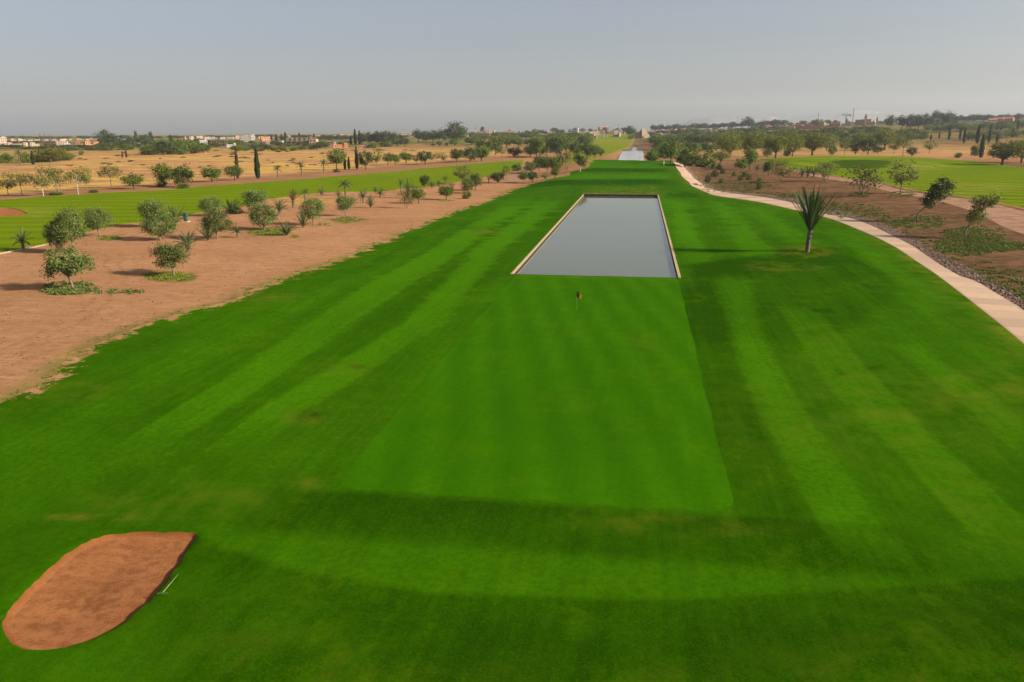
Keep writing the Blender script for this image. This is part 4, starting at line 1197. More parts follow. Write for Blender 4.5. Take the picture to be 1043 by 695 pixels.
    for i, (x, y, t_, w) in enumerate([(728, 180, 173, 7), (732, 173, 166, 6), (721, 186, 178, 7), (759, 180, 174, 7), (762.5, 183.5, 178, 6), (773, 187, 180, 5),
                                       (773, 193, 186, 5), (735, 186.5, 181, 6), (754, 184, 178, 5), (727, 172, 165, 6), (736, 177, 171, 5), (748, 179.5, 174, 5)]):
        T("scrub", x, y, t_, w, "small dark shrub dotted on the weedy bank above the cart path", "shrubs dotted on the bank", i)
    # second row, beyond the second fairway
    G2 = "trees behind the second fairway"
    T("olive", 781.5, 161, 148.5, 10, "dark ball-shaped olive in front of the yellowish trees", G2, 3)
    T("mesq", 790, 161, 137, 20, "yellowish tree behind the dark ball-shaped olive", G2, 0)
    T("mesq", 807, 159.5, 135.5, 18, "mid yellow-green tree with two stems in the row beyond the second fairway", G2, 1)
    T("mesq", 827, 158.5, 134.5, 27, "widest yellow-green tree in the row beyond the second fairway", G2, 0)
    T("bush", 802, 159.5, 150.5, 8, "small dark bush beneath the mid yellow-green tree", G2, 0)
    T("olive", 847.5, 159, 147.5, 8, "small blue-green ball tree before the pale bushes", G2, 3)
    T("mesq", 842, 154, 138, 16, "yellow-green tree behind the blue-green ball tree", G2, 1)
    T("airy", 860, 157.5, 141, 11, "pale thin tree between the ball tree and the dark ovals", G2, 0)
    T("dark", 871.5, 157.5, 141, 14, "first of two dark oval trees on the second fairway's edge", G2, 1)
    T("dark", 884, 157.5, 139, 14, "second dark oval tree on the second fairway's edge", G2, 1)
    T("dark", 893.5, 156.5, 148.5, 10, "little dark shrub tree beside the second dark oval", G2, 1)
    T("mesq", 901, 153, 132, 23, "broad bright tree rising behind the little dark shrub tree", G2, 0)
    T("airy", 910, 157, 143, 11, "first slim tree on the reddish ground beyond the broad bright tree", G2, 0)
    T("airy", 919.5, 159, 139, 18, "wider slim-stemmed tree on the reddish ground", G2, 2)
    T("dark", 928.5, 159.5, 149.5, 9, "dark squat bush on the verge of the second fairway", G2, 1)
    T("airy", 946.5, 156.5, 142.5, 13, "see-through small tree alone on the reddish field", G2, 0)
    T("bush", 976, 161, 155.5, 7, "small grey-green shrub on the fairway verge in front of the reddish field", G2, 0)
    T("bush", 993, 159, 147, 9, "shrub tight beside the leaning dark cypress", G2, 1)
    T("mesq", 1020.5, 168, 143, 33, "large umbrella mesquite with a dark forked trunk on the fairway edge", G2, 0)
    T("mesq", 1040, 166, 141, 27, "bright yellow-green tree crowding the umbrella mesquite at the frame edge", G2, 1)
    T("cypress", 998.8, 161, 137, 5.4, "thick dark cypress in front of the others, next to the umbrella mesquite", G_CY, 0)
    for (x, y, t_, w, lb) in [(948, 143, 136.5, 2.2, "tiny cypress at the edge of the far lawn, shortest of all"), (956.5, 141, 135, 1.9, "thin tiny cypress on the far lawn"),
                              (966.3, 143, 127.5, 2.9, "straight cypress standing on the far lawn between small ones"), (977.5, 142.5, 130, 2.6, "slim cypress just before the tall leaning pair"),
                              (981.5, 146, 130, 3.4, "tall cypress on the edge of the reddish field"), (985.8, 142.5, 134, 2.2, "faint cypress half hidden between two tall ones"),
                              (995, 146.5, 127.5, 4.6, "broadest dark cypress in the line on the reddish field"), (1007, 145.5, 127.5, 3.4, "tall cypress after the broadest one"),
                              (1015, 146, 137, 2.8, "short cypress above the umbrella mesquite"), (1014.8, 133, 127, 1.8, "small cypress top behind the pale grove"),
                              (1019.6, 132.5, 125.5, 1.8, "small pointed cypress beside the other small top behind the grove"), (1031, 140, 130, 2.6, "cypress beside the tallest far one"),
                              (1035.5, 138, 122.5, 2.9, "tallest far cypress near the frame edge")]:
        T("cypress", x, y, t_, w, lb, G_CY)

def big_palm():
    x, y, z = ground(822, 256.5)
    h = top_z(x, y, 822, 190) - z
    tr, cr = KIND["vpalm"][2][0]
    ex, ez = mesh_extent(cr)
    r = empty("date_palm", (x, y, z - .03))
    s = h / ez
    obj("trunk", tr, r); obj("crown", cr, r)
    r.scale = (s * 1.05, s * 1.05, s)
    tag(r, "big date palm with tied-up fan of fronds on its own mound beside the cart path", "palm")

def things_small():
    # flagstick on the green
    x, y, z = ground(587.5, 315.5)
    h = top_z(x, y, 587.5, 296.2) - z
    r = empty("golf_flag", (x, y, z))
    pole = plain("flag_pole_paint", (.30, .36, .12), .4, .05); fl = plain("flag_cloth_red", (.22, .05, .012), .8, .2); fd = plain("flag_cloth_dark", (.012, .012, .006), .8, .2)
    b = MB(); b.tube([(0, 0, -.1), (0, 0, h)], .012, 8); b.build("pole", [pole], r, sm=True)
    # limp cloth folded against the pole
    def cloth(name, m, x0, x1, zt, zb, ph):
        vs, fs = [], []
        for i in range(9):
            for j in range(9):
                u, v = i / 8, j / 8
                vs.append((x0 + (x1 - x0) * u, .10 * math.sin(u * 7 + ph + v * 1.5) * (.3 + u), zt + (zb - zt) * v - .10 * u * u))
        for i in range(8):
            for j in range(8): fs.append((i * 9 + j, i * 9 + j + 1, i * 9 + j + 10, i * 9 + j + 9))
        me = mesh(name, vs, fs, [m]); o = obj(name, me, r)
        md = o.modifiers.new("thickness", "SOLIDIFY"); md.thickness = .012
        return o
    fo = cloth("flag", fl, .02, .42, h - .30, h - .78, 0.0)
    cloth("flag_fold", fd, -.05, .16, h - .02, h - .62, 1.4).parent = fo
    b = MB()
    n = 16
    b.tube([(0, 0, .0), (0, 0, .012)], .055, n); b.build("hole_shade_disc", [plain("hole_shadow", (.02, .02, .02))], r)  # dark disc stands in for the shade inside the hole
    tag(r, "limp two-tone flag on a thin pole standing on the putting green", "golf flag")
    # rake lying beside the bunker
    x0, y0, z0 = ground(182, 588.5); x1, y1, z1 = ground(166, 608)
    r = empty("bunker_rake", ((x0 + x1) / 2, (y0 + y1) / 2, max(z0, z1) + .04))
    d = Vector((x1 - x0, y1 - y0, z1 - z0)); d *= min(1.0, 2.6 / d.length); c = d / 2
    wood = plain("rake_handle_paint", (.30, .30, .17), .5, .1); hd = plain("rake_head_plastic", (.06, .09, .03), .6, .1)
    b = MB(); b.tube([-c, c], .011, 8); b.build("handle", [wood], r, sm=True)
    s = d.cross(Vector((0, 0, 1))).normalized() * .2
    b = MB(); b.tube([c - s, c + s], .022, 6)
    for k in range(9):
        p = c + s * (k / 4 - 1); b.tube([p, p + Vector((0, 0, -.07))], .008, 4)
    b.build("rake_head", [hd], r)
    tag(r, "pale-handled rake lying on the turf beside the sand bunker", "rake")
    # green cabinet
    x, y, z = ground(189.5, 226)
    h = top_z(x, y, 189.5, 217) - z
    w = 3.6 * depth(x, y, z) / F
    r = empty("utility_cabinet", (x, y, z))
    gm = plain("cabinet_green_paint", (.035, .10, .055), .5, .1); cm = plain("cabinet_base_concrete", (.55, .42, .30), .9, .15)
    b = MB(); b.box(-w / 2, w / 2, -w * .4, w * .4, .12, h - .08); b.build("body", [gm], r)
    b = MB(); b.box(-w / 2 - .06, w / 2 + .06, -w * .4 - .06, w * .4 + .06, h - .078, h); b.build("lid", [gm], r)
    b = MB(); b.box(-w * .42, w * .42, -w * .4 - .035, -w * .4 - .003, .22, h - .18); dr = b.build("door", [gm], r)
    b = MB(); b.box(w * .26, w * .32, -w * .4 - .075, -w * .4 - .037, h * .45, h * .6); b.build("handle", [cm], dr)
    b = MB(); b.box(-w * .85, w * .95, -w * .7, w * .7, -.3, .118); b.build("base", [cm], r)
    tag(r, "dark green utility cabinet on a pale slab at the outer fairway edge", "cabinet")
    # marker post
    x, y, z = ground(676, 168.5); h = top_z(x, y, 676, 164.2) - z
    r = empty("marker_post", (x, y, z)); wm = plain("post_white_paint", (.7, .68, .6), .6, .1)
    b = MB(); b.tube([(0, 0, -.3), (0, 0, h * .9)], [.22, .2], 8); b.build("post", [wm], r)
    b = MB(); b.tube([(0, 0, h * .9 + .002), (0, 0, h)], [.2, .05], 8); b.build("cap", [wm], r)
    tag(r, "short white marker post on the tee mound beside the cart path", "post")
    # stone kerb of the outer fairway corner
    km = plain("kerb_stone", (.34, .26, .17), .9, .15)
    pts = [ground(a, b_) for a, b_ in ((-40, 267), (-10, 261), (15, 256), (35, 252.3), (55, 247.8))]
    b = MB()
    for i in range(len(pts) - 1):
        p, q = Vector(pts[i]), Vector(pts[i + 1]); n = 6
        for k in range(n):
            a = p.lerp(q, k / n + .01); e = p.lerp(q, (k + 1) / n - .01)
            b.tube([a + Vector((0, 0, .04)), e + Vector((0, 0, .04))], .15, 6)
    tag(b.build("kerb", [km]), "pale kerb along the corner of the outer fairway", None, None, "structure")

# ------------------------------------------------------------------ low growth nobody could count
def scatter(name, spots, leaf, label, seed, hgt=.3, size=.22, per=26, flat_=1.0):
    """leaf tufts standing on the ground; spots: (x, y, radius)"""
    rs = np.random.RandomState(seed)
    s = np.array(spots)
    n = len(s) * per
    k = np.repeat(np.arange(len(s)), per)
    a = rs.uniform(0, 2 * PI, n); r = np.sqrt(rs.uniform(0, 1, n))
    x = s[k, 0] + r * s[k, 2] * np.cos(a); y = s[k, 1] + r * s[k, 2] * np.sin(a)
    z = relief(x, y) + hgt * rs.uniform(0, 1, n) * (1 - r * .6)
    c = np.stack([x, y, z], -1)
    t = rs.normal(size=(n, 3)); t[:, 2] = np.abs(t[:, 2]) * 1.1 * flat_; t /= np.linalg.norm(t, axis=1)[:, None]
    b = np.cross(t, rs.normal(size=(n, 3))); b /= np.linalg.norm(b, axis=1)[:, None]
    L = (size * rs.uniform(.6, 1.4, n))[:, None]
    v = np.stack([c - t * L * .4, c + b * L * .28, c + t * L * .6, c - b * L * .28], 1).reshape(-1, 3)
    me = leaf_mesh(name, v, np.arange(n * 4).reshape(-1, 4), np.repeat(np.clip(rs.uniform(0, .5, len(s))[k] + rs.uniform(0, .5, n), 0, 1), 4), L_[leaf])
    return tag(obj(name, me), label, None, None, "stuff")

def low_growth():
    rs = random.Random(4)
    sp = []
    for _ in range(260):                      # thin growth along the whole foot of the bank
        k = rs.uniform(0, len(grav_hi) - 2); i = int(k); p = grav_hi[i] + (grav_hi[i + 1] - grav_hi[i]) * (k - i)
        q = p - path_hi[min(i, len(path_hi) - 1)]; q = q / max(.1, math.hypot(*q))
        if math.hypot(*p) > 330: continue
        o_ = abs(rs.gauss(2.2, 3.0)); sp.append((p[0] + q[0] * o_, p[1] + q[1] * o_, rs.uniform(.25, .8)))
    # matted cover in photographed patches: centre, half size (pixels), count
    for cx, cy, rx, ry, n in ((865, 215, 36, 8, 130), (935, 227, 34, 7, 150), (990, 238, 34, 8, 150), (985, 250, 42, 11, 260), (1012, 249, 22, 9, 90), (1030, 252, 22, 5, 70),
                              (917, 198, 18, 3.5, 50), (876, 199, 12, 3, 40), (750, 190, 46, 7, 190), (800, 199, 30, 3, 60), (720, 180, 14, 4, 30), (1020, 280, 30, 9, 26), (900, 222, 18, 5, 24), (1045, 296, 20, 8, 18)):
        for _ in range(n):
            a = rs.uniform(0, 6.28); q = math.sqrt(rs.random()) * rs.uniform(.7, 1.1)
            x, y, z = ground(cx + rx * q * math.cos(a), cy + ry * q * math.sin(a))
            sp.append((x, y, rs.uniform(.25, .85)))
    scatter("ground_cover", sp, "weed", "matted green weeds over the bank beside the cart path", 1, .22, .26, 30)
    sp = []
    for cx, cy, rx, ry, n in ((72, 294, 26, 6.5, 60), (60, 297, 20, 4, 40), (90, 294, 10, 3, 14), (118, 298, 34, 2.2, 22)):
        for _ in range(n):
            a = rs.uniform(0, 6.28); q = math.sqrt(rs.random())
            x, y, z = ground(cx + rx * q * math.cos(a), cy + ry * q * math.sin(a))
            sp.append((x, y, rs.uniform(.2, .6)))
    scatter("undergrowth", sp, "olive", "ragged green growth around the foot of the leaning olive", 2, .35, .24, 30)
    sp = []
    for cx, cy, rx, ry, n in ((172, 282, 26, 5.2, 120), (275, 236.5, 22, 4.0, 120), (354, 224, 16, 3.2, 70), (454, 204.3, 8, 1.3, 16), (110, 243, 12, 2.6, 40), (330, 229, 9, 1.6, 14), (300, 241, 6, 1.4, 10)):
        for _ in range(n):
            a = rs.uniform(0, 6.28); q = math.sqrt(rs.random()) * rs.uniform(.8, 1.05)
            x, y, z = ground(cx + rx * q * math.cos(a), cy + ry * q * math.sin(a))
            sp.append((x, y, rs.uniform(.2, .55)))
    scatter("grass", sp, "tuft", "rings and mats of watered grass under the olive trees", 3, .14, .20, 30)
    # frayed turf edge
    sp = []
    for i in range(len(jag_le) - 1):
        p = jag_le[i]
        if p[1] < 30 or p[1] > 330: continue
        for _ in range(2):
            sp.append((p[0] + rs.gauss(-.3, .8), p[1] + rs.gauss(.4, .8), rs.uniform(.15, .5)))
    scatter("turf_fringe", sp, "tuft", "frayed grass tufts along the border of turf and bare earth", 4, .06, .16, 16)
    # weeds and dry tufts strewn over the bare earth
    sp = []
    for _ in range(420):
        x, y, z = ground(rs.uniform(-10, 430), rs.uniform(208, 400))
        q = proj(np.array([x]), np.array([y]), np.array([0.0]))
        if inside(FAIRWAY, np.array([x]), np.array([y]))[0] or inside(LEFTFAIR, np.array([x]), np.array([y]))[0]: continue
        sp.append((x, y, rs.uniform(.06, .3)))
    scatter("weeds", sp, "dryweed", "sparse dry weeds strewn over the bare earth", 6, .07, .12, 9)
    # loose stones of the gravel strip
    b = MB(); n = 0
    ico = [(0, 0, 1), (.9, 0, .3), (.3, .85, .3), (-.75, .5, .3), (-.75, -.5, .3), (.3, -.85, .3), (.5, .5, -.3), (-.5, .5, -.3), (-.5, -.5, -.3), (.5, -.5, -.3)]
    fc = [(0, 1, 2), (0, 2, 3), (0, 3, 4), (0, 4, 5), (0, 5, 1), (1, 6, 2), (2, 7, 3), (3, 7, 8), (3, 8, 4), (4, 8, 5), (5, 9, 1), (1, 9, 6), (2, 6, 7), (5, 8, 9)]
    vx = []
    while n < 3600:
        t = rs.random() ** .8; k = t * (len(path_hi) - 1.01); i = int(k)
        j = rs.random() + rs.gauss(0, .08)
        p = path_hi[i] + (path_hi[i + 1] - path_hi[i]) * (k - i); kq = t * (len(grav_hi) - 1.01); iq = int(kq); q = grav_hi[iq] + (grav_hi[iq + 1] - grav_hi[iq]) * (kq - iq)
        x, y = p + (q - p) * max(.06, j)
        if math.hypot(x, y) > 240: continue
        vx.append((x, y, rs.uniform(.07, .22))); n += 1
    zz = relief(np.array([a[0] for a in vx]), np.array([a[1] for a in vx]))
    for (x, y, s), z in zip(vx, zz):
        a = rs.uniform(0, 6.28); ca, sa = math.cos(a) * s, math.sin(a) * s; k = rs.uniform(.5, .9)
        b.add([(x + px * ca - py * sa * k, y + px * sa + py * ca * k, z + pz * s * .7 + s * .1) for px, py, pz in ico], fc, rs.randrange(3))
    st = [plain("stone_" + nm, c, .9, .2, 6) for nm, c in (("grey", (.165, .11, .083)), ("brown", (.10, .058, .038)), ("pale", (.26, .185, .14)))]
    tag(b.build("gravel", st), "loose stones of the gravel strip along the cart path", None, None, "stuff")
# ------------------------------------------------------------------ town
def tint_mat(name, base, rough=.9):
    """wall plaster: each house carries its own wall tone in its object colour"""
    t = NT(name)
    oi = t.n("ShaderNodeObjectInfo"); n = t.noise(.25, 4)
    c = t.mix(t.ramp(n, .3, .7, 0, .3), oi.outputs["Color"], (.25, .16, .11))
    return t.done(t.bsdf(c, rough, spec=.1))
MW = tint_mat("house_plaster", None)
MG = plain("window_dark_glass", (.03, .03, .035), .2, .1, spec=.5)
MR = plain("roof_screed", (.42, .36, .30), .9, .15)
MT = plain("roof_red_tile", (.34, .12, .07), .9, .2)
MS = plain("dark_steel", (.06, .05, .05), .6, .1)

def windows(b, w, d, z0, storeys, sh, nx, m=1):
    for s in range(storeys):
        for i in range(nx):
            x = -w / 2 + w * (i + .5) / nx; ww = w / nx * .2
            b.box(x - ww, x + ww, -d / 2 - .06, -d / 2 - .01, z0 + s * sh + sh * .35, z0 + s * sh + sh * .8, m)
            b.box(x - ww, x + ww, d / 2 + .01, d / 2 + .06, z0 + s * sh + sh * .35, z0 + s * sh + sh * .8, m)
        for sx in (-1, 1):
            for i in range(2):
                y = -d / 4 + i * d / 2
                b.box(min(sx * w / 2 + .01 * sx, sx * w / 2 + .06 * sx), max(sx * w / 2 + .01 * sx, sx * w / 2 + .06 * sx), y - d * .08, y + d * .08, z0 + s * sh + sh * .35, z0 + s * sh + sh * .8, m)

def house_mesh(k):
    """unit house meshes (about 1 x .8 x 1), stretched to each house's size"""
    b = MB()
    def blk(x0, x1, y0, y1, z0, z1, roof=True):
        b.box(x0, x1, y0, y1, z0, z1, 0)
        if roof:
            e = .02
            b.box(x0 + e, x1 - e, y0 + e, y1 - e, z1 + .001, z1 + .012, 2)
            for a in ((x0, x1, y0, y0 + e), (x0, x1, y1 - e, y1), (x0, x0 + e, y0 + e, y1 - e), (x1 - e, x1, y0 + e, y1 - e)):
                b.box(*a, z1 + .001, z1 + .05, 0)
    def win(x0, x1, y, z0, z1, nx, nz):
        for i in range(nx):
            for j in range(nz):
                x = x0 + (x1 - x0) * (i + .5) / nx; w = (x1 - x0) / nx * .22; z = z0 + (z1 - z0) * (j + .55) / nz; h = (z1 - z0) / nz * .25
                b.box(x - w, x + w, y - .012, y - .002, z - h, z + h, 1)
    def winx(y0, y1, x, z0, z1, ny, nz):
        for i in range(ny):
            for j in range(nz):
                y = y0 + (y1 - y0) * (i + .5) / ny; w = (y1 - y0) / ny * .2; z = z0 + (z1 - z0) * (j + .55) / nz; h = (z1 - z0) / nz * .25
                b.box(x + .002, x + .012, y - w, y + w, z - h, z + h, 1)
    if k == 0:       # flat-roofed block with stair head
        blk(-.5, .5, -.4, .4, -.2, .85); blk(.1, .35, -.1, .2, .865, .98, False); win(-.5, .5, -.4, .05, .85, 5, 3); winx(-.4, .4, .5, .05, .85, 3, 3)
    elif k == 1:     # stepped villa
        blk(-.5, .5, -.4, .4, -.2, .5); blk(-.5, .05, -.3, .4, .515, .95); win(-.5, .5, -.4, .02, .5, 4, 1); win(-.48, .05, -.3, .54, .95, 2, 1); winx(-.4, .4, .5, .05, .5, 3, 1)
    elif k == 2:     # long low wing with a taller end
        blk(-.5, .25, -.3, .3, -.2, .6); blk(.252, .5, -.4, .4, -.2, .95); win(-.5, .25, -.3, .1, .6, 6, 1); win(.25, .5, -.4, .1, .95, 2, 2)
    elif k == 3:     # unfinished concrete frame
        for z in (.02, .48, .92):
            b.box(-.5, .5, -.4, .4, z, z + .05, 0)
        for i in range(7):
            for y in (-.38, 0, .38):
                x = -.48 + .16 * i
                b.box(x - .012, x + .012, y - .012, y + .012, -.2, .019, 0); b.box(x - .012, x + .012, y - .012, y + .012, .071, .479, 0); b.box(x - .012, x + .012, y - .012, y + .012, .531, .919, 0)
        b.box(-.46, .46, .1, .2, .072, .478, 1)
    elif k == 4:     # pitched tiled roof
        b.box(-.5, .5, -.4, .4, -.2, .6, 0)
        b.add([(-.55, -.46, .601), (.55, -.46, .601), (.55, .46, .601), (-.55, .46, .601), (-.4, 0, 1.0), (.4, 0, 1.0)], [(0, 1, 5, 4), (2, 3, 4, 5), (1, 2, 5), (3, 0, 4), (3, 2, 1, 0)], 3)
        win(-.5, .5, -.4, .05, .6, 4, 1); winx(-.4, .4, .5, .05, .6, 2, 1)
    elif k == 5:     # garden wall with piers
        b.box(-.5, .5, -.02, .02, -.2, .9, 0)
        for i in range(9): b.box(-.5 + i * .125 - .008, -.5 + i * .125 + .008, -.035, .035, -.2, 1.0, 0)
    return b.mesh("house", [MW, MG, MR, MT])
HM = [house_mesh(k) for k in range(6)]

CREAM, PINK, RED, WHITE, GREYB, DARKB, ORG, TAN = (.50, .39, .29), (.46, .28, .21), (.36, .125, .08), (.50, .475, .44), (.34, .31, .29), (.13, .10, .085), (.58, .24, .11), (.48, .36, .26)
def house(px, by, top, w, k, colr, label, group="houses of the far town", name="house", cat="house", deep=None, rot=0.0):
    x, y, z = ground(px, by)
    h = max(1.5, top_z(x, y, px, top) - z)
    ww = w * depth(x, y, z) / F
    o = obj(name, HM[k], None, (x, y, z))
    o.scale = (ww, deep or min(max(ww * .8, 6), 30), h)
    o.rotation_euler = (0, 0, math.atan2(-x, y) + rot)
    o.color = (*colr, 1)
    tag(o, label, cat, group)
    return o

def town():
    hs = [
     (2, 148, 139, 9, 0, CREAM, "tall cream block at the frame edge above the green plot"), (12, 149, 145, 7, 1, PINK, "pinkish low house next to the tall cream block"),
     (21.5, 149.5, 145.3, 11, 2, CREAM, "long cream house with a bright front near the tall cream block"), (35.5, 149, 145, 8, 1, TAN, "tan house before the leaning site masts"),
     (51, 149, 144, 12, 3, DARKB, "dark unfinished building under the leaning site masts"), (62, 148.5, 143, 8, 0, CREAM, "cream block beside the dark unfinished building"),
     (69, 149, 144.3, 4, 1, WHITE, "small white house between cream block and red houses"), (75.5, 149.5, 146.6, 6, 2, WHITE, "low white wing before the red houses"),
     (81.5, 150, 144.5, 7, 1, RED, "dull red house starting the red terrace"), (91.5, 150.5, 144.2, 9, 1, ORG, "bright orange-red house in the middle of the red terrace"),
     (98.5, 150, 144, 5, 0, ORG, "narrow orange house ending the red terrace beside tall trees"),
     (140, 149, 145, 5, 0, WHITE, "white house tucked among the conifers"), (146.5, 149.5, 146, 4, 1, CREAM, "tiny cream house tucked among the conifers"),
     (204, 156.5, 153.8, 11, 2, ORG, "low orange building in front of the hedge of bushes"), (207.5, 148.5, 142.2, 8, 0, WHITE, "white block behind the hedge of bushes"),
     (222, 149.5, 142.5, 17, 3, DARKB, "dark open-framed building in front of the town skyline"), (235.5, 150, 146, 9, 2, WHITE, "long white building beside the dark open frame"),
     (196, 143, 139, 3, 0, WHITE, "bright small white block on the skyline above the hedge"),
     (250, 144.5, 137.6, 9, 0, GREYB, "greyish square block on the skyline"), (257.5, 143, 136.8, 4, 0, WHITE, "brilliant white block on the skyline"),
     (270.5, 145, 139.5, 9, 1, ORG, "orange-pink villa below the brilliant white block"), (262, 150, 144.5, 22, 2, DARKB, "long brown earthen building with a flat roof"),
     (283.5, 147.5, 143.6, 10, 2, CREAM, "cream house at the end of the long brown building"), (306, 148, 140, 30, 3, DARKB, "long unfinished brown frame building"),
     (322.5, 148, 142, 13, 1, PINK, "pink house joined to the unfinished brown frame"), (338, 149, 144.8, 7, 2, PINK, "small pink house before the thin poplars"),
     (346.5, 150.5, 145.8, 15, 2, ORG, "low orange-red wing in front of the thin poplars"), (372, 151, 147, 9, 2, PINK, "pale pink wing under the dark grove"),
     (492, 138, 133, 7, 0, PINK, "reddish block beside the thin minaret"), (500, 138, 132.3, 5, 1, PINK, "narrow pink house after the reddish block"), (521, 137.5, 131.8, 7, 1, PINK, "pink villa on the skyline beyond the tree mass"),
     (486, 139.5, 137.3, 20, 5, CREAM, "pale yellow boundary wall below the minaret"), (552, 138.5, 136.8, 30, 5, CREAM, "long pale boundary wall above the tree mass"),
     (585, 134.5, 130.7, 8, 2, WHITE, "white-roofed hall on the skyline above the tree mass"), (605, 141, 136.4, 6, 1, PINK, "pinkish house at the corner of the far fairway"),
     (615, 133.5, 128.6, 10, 0, PINK, "pink broad block on the skyline beyond the far fairway"), (616.5, 139.5, 136.6, 4, 2, WHITE, "small white shed behind the far fairway"),
     (628, 139.5, 136, 7, 2, GREYB, "grey-white shed at the end of the far fairway"), (673, 137.5, 135, 3.4, 1, WHITE, "first tiny white hut beyond the pale stepped tower"),
     (682, 138, 135.4, 3, 1, WHITE, "second tiny white hut beyond the pale stepped tower"), (664.5, 136.5, 133.4, 5, 0, TAN, "tan house close behind the pale stepped tower"),
     (711, 135.6, 132.6, 3, 1, WHITE, "bright hut starting the pink terrace"), (718.5, 136.2, 131.6, 4, 0, PINK, "pink house first in the terrace above the yellow field"),
     (724, 136, 131.2, 3, 0, CREAM, "cream house in the middle of the pink terrace"), (729, 136, 131.6, 4.5, 0, PINK, "wider pink house last in the terrace above the yellow field"),
     (740, 135.5, 131.8, 4, 1, WHITE, "white house apart from the pink terrace"), (743.5, 130.5, 127.4, 5, 2, WHITE, "white flat building on the wooded rise"),
     (797, 132.5, 127, 17, 3, DARKB, "grey-brown ruin-like frame at the start of the red bank"), (806.5, 131.5, 127, 5, 1, CREAM, "cream house beside the ruin-like frame"), (813, 131, 126.4, 6, 0, PINK, "pink house between the cream one and the tall masts"),
     (852, 129, 122.5, 6, 1, PINK, "pink villa near the tower crane"), (876, 128, 121.4, 9, 0, PINK, "pink block near the minaret with a dark cap"), (887, 127.5, 121.4, 8, 1, PINK, "pink villa past the minaret with a dark cap"),
     (897.5, 127, 121.8, 10, 2, CREAM, "pale wing just before the eucalyptus grove"), (862, 129, 124, 9, 2, TAN, "tan wing at the foot of the tower crane"),
     (1010.5, 124.5, 120.6, 8, 4, CREAM, "cream house with a red roof, first on the far rise"), (1017, 124, 119.6, 10, 4, PINK, "pink house with a red roof, second on the far rise"),
     (1026, 123.8, 119, 11, 4, PINK, "big red-roofed house on the far rise"), (1036.5, 122.8, 117.8, 6, 0, CREAM, "bright cream house topping the far rise"), (985, 125.2, 123, 30, 5, CREAM, "long pale wall under the far treeline"),
     (1016.5, 126.3, 122.8, 2.2, 1, WHITE, "white hut below the red-roofed houses"), (832, 131.5, 127.6, 40, 5, RED, "long reddish wall above the bank of red earth"), (1043, 125, 120, 9, 4, CREAM, "red-roofed house at the frame edge on the far rise"),
    ]
    for h in hs:
        wall = h[4] == 5
        house(*h, name="boundary_wall" if wall else "house", cat="wall" if wall else "house", group="boundary walls of the far town" if wall else "houses of the far town", deep=20 if wall else None, rot=RN.uniform(-.35, .35) if not wall else 0)
    def row(n, x0, x1, b0, t0, jit, lab, grp, cols, wr=(3, 7)):
        for i in range(n):
            x = x0 + (x1 - x0) * (i + .5) / n + RN.uniform(-1, 1)
            base = np.interp(x, (x0, x1), b0); tp = np.interp(x, (x0, x1), t0) + RN.uniform(-jit, jit)
            house(x, base, tp, RN.uniform(*wr), RN.choice((0, 0, 1, 2)), RN.choice(cols), lab, grp, rot=RN.uniform(-.4, .4))
    row(15, 0, 128, (143.8, 143), (142, 141), .8, "pale hazy house in the farthest line of the town, before the tall tree", "hazy skyline houses before the tall tree", (CREAM, PINK, TAN, GREYB))
    row(15, 184, 300, (142.5, 141), (139.3, 138.2), .8, "pale hazy house in the farthest line of the town, around the white blocks", "hazy skyline houses around the white blocks", (CREAM, PINK, WHITE, TAN))
    row(10, 302, 362, (141, 140.5), (138, 137.2), .8, "pale hazy house in the farthest line of the town, before the dark grove", "hazy skyline houses before the dark grove", (CREAM, PINK, TAN))
    row(8, 405, 425, (140, 139.5), (136.8, 136.2), .6, "pinkish hazy house in the gap between the two dark groves", "hazy houses between the groves", (PINK, TAN))
    row(12, 478, 560, (137.5, 136), (134, 132.5), .8, "hazy house among trees on the skyline beyond the tree mass", "hazy houses beyond the tree mass", (PINK, TAN, CREAM))
    row(9, 600, 645, (137.5, 136.5), (133.5, 132.5), .9, "hazy house on the skyline before the stepped tower", "hazy houses before the stepped tower", (PINK, CREAM, TAN))
    row(11, 664, 712, (136, 134.5), (132.5, 130), 1.0, "hazy reddish house among trees beyond the stepped tower", "hazy houses beyond the stepped tower", (PINK, TAN, RED), (3, 5))
    row(9, 778, 850, (130.5, 128.5), (127.3, 124), .8, "hazy reddish house above the bank of red earth", "hazy houses above the red bank", (PINK, TAN, RED), (3, 6))
    row(6, 850, 900, (127.5, 126.5), (123.4, 122.3), .8, "hazy house around the tower crane and minaret", "hazy houses around the crane", (PINK, TAN), (3, 6))

    # stepped tower at the head of the axis: sunlit side and shaded ramp side painted as two plasters
    x, y, z = ground(654, 141); k = depth(x, y, z) / F; Ht = top_z(x, y, 654, 131) - z
    r = empty("stepped_tower", (x, y, z)); r.rotation_euler = (0, 0, math.atan2(-x, y))
    wm = plain("tower_sunlit_plaster", (.74, .58, .36), .9, .1, .3); bm = plain("tower_shaded_plaster", (.10, .052, .032), .9, .15, .3)
    b = MB(); b.box(-.4 * k, 2.6 * k, 0, 5 * k, -1, Ht); b.build("tower_body", [wm], r)
    b = MB(); w0, w1 = 2.6 * k + .01, 8.4 * k
    n = 7
    for i in range(n):
        a = w0 + (w1 - w0) * i / n; e = w0 + (w1 - w0) * (i + 1) / n
        b.box(a + .004, e, .4, 5 * k - .4, -1, Ht * (.88 - .76 * i / n))
    b.build("steps", [wm], r)
    b = MB()
    for i in range(n):
        a = -.41 * k - 7.0 * k * i / n; e = -.41 * k - 7.0 * k * (i + 1) / n
        b.box(e + .004, a, .4, 5 * k - .4, -1, Ht * (.92 - .78 * i / n))
    b.build("ramp", [bm], r)
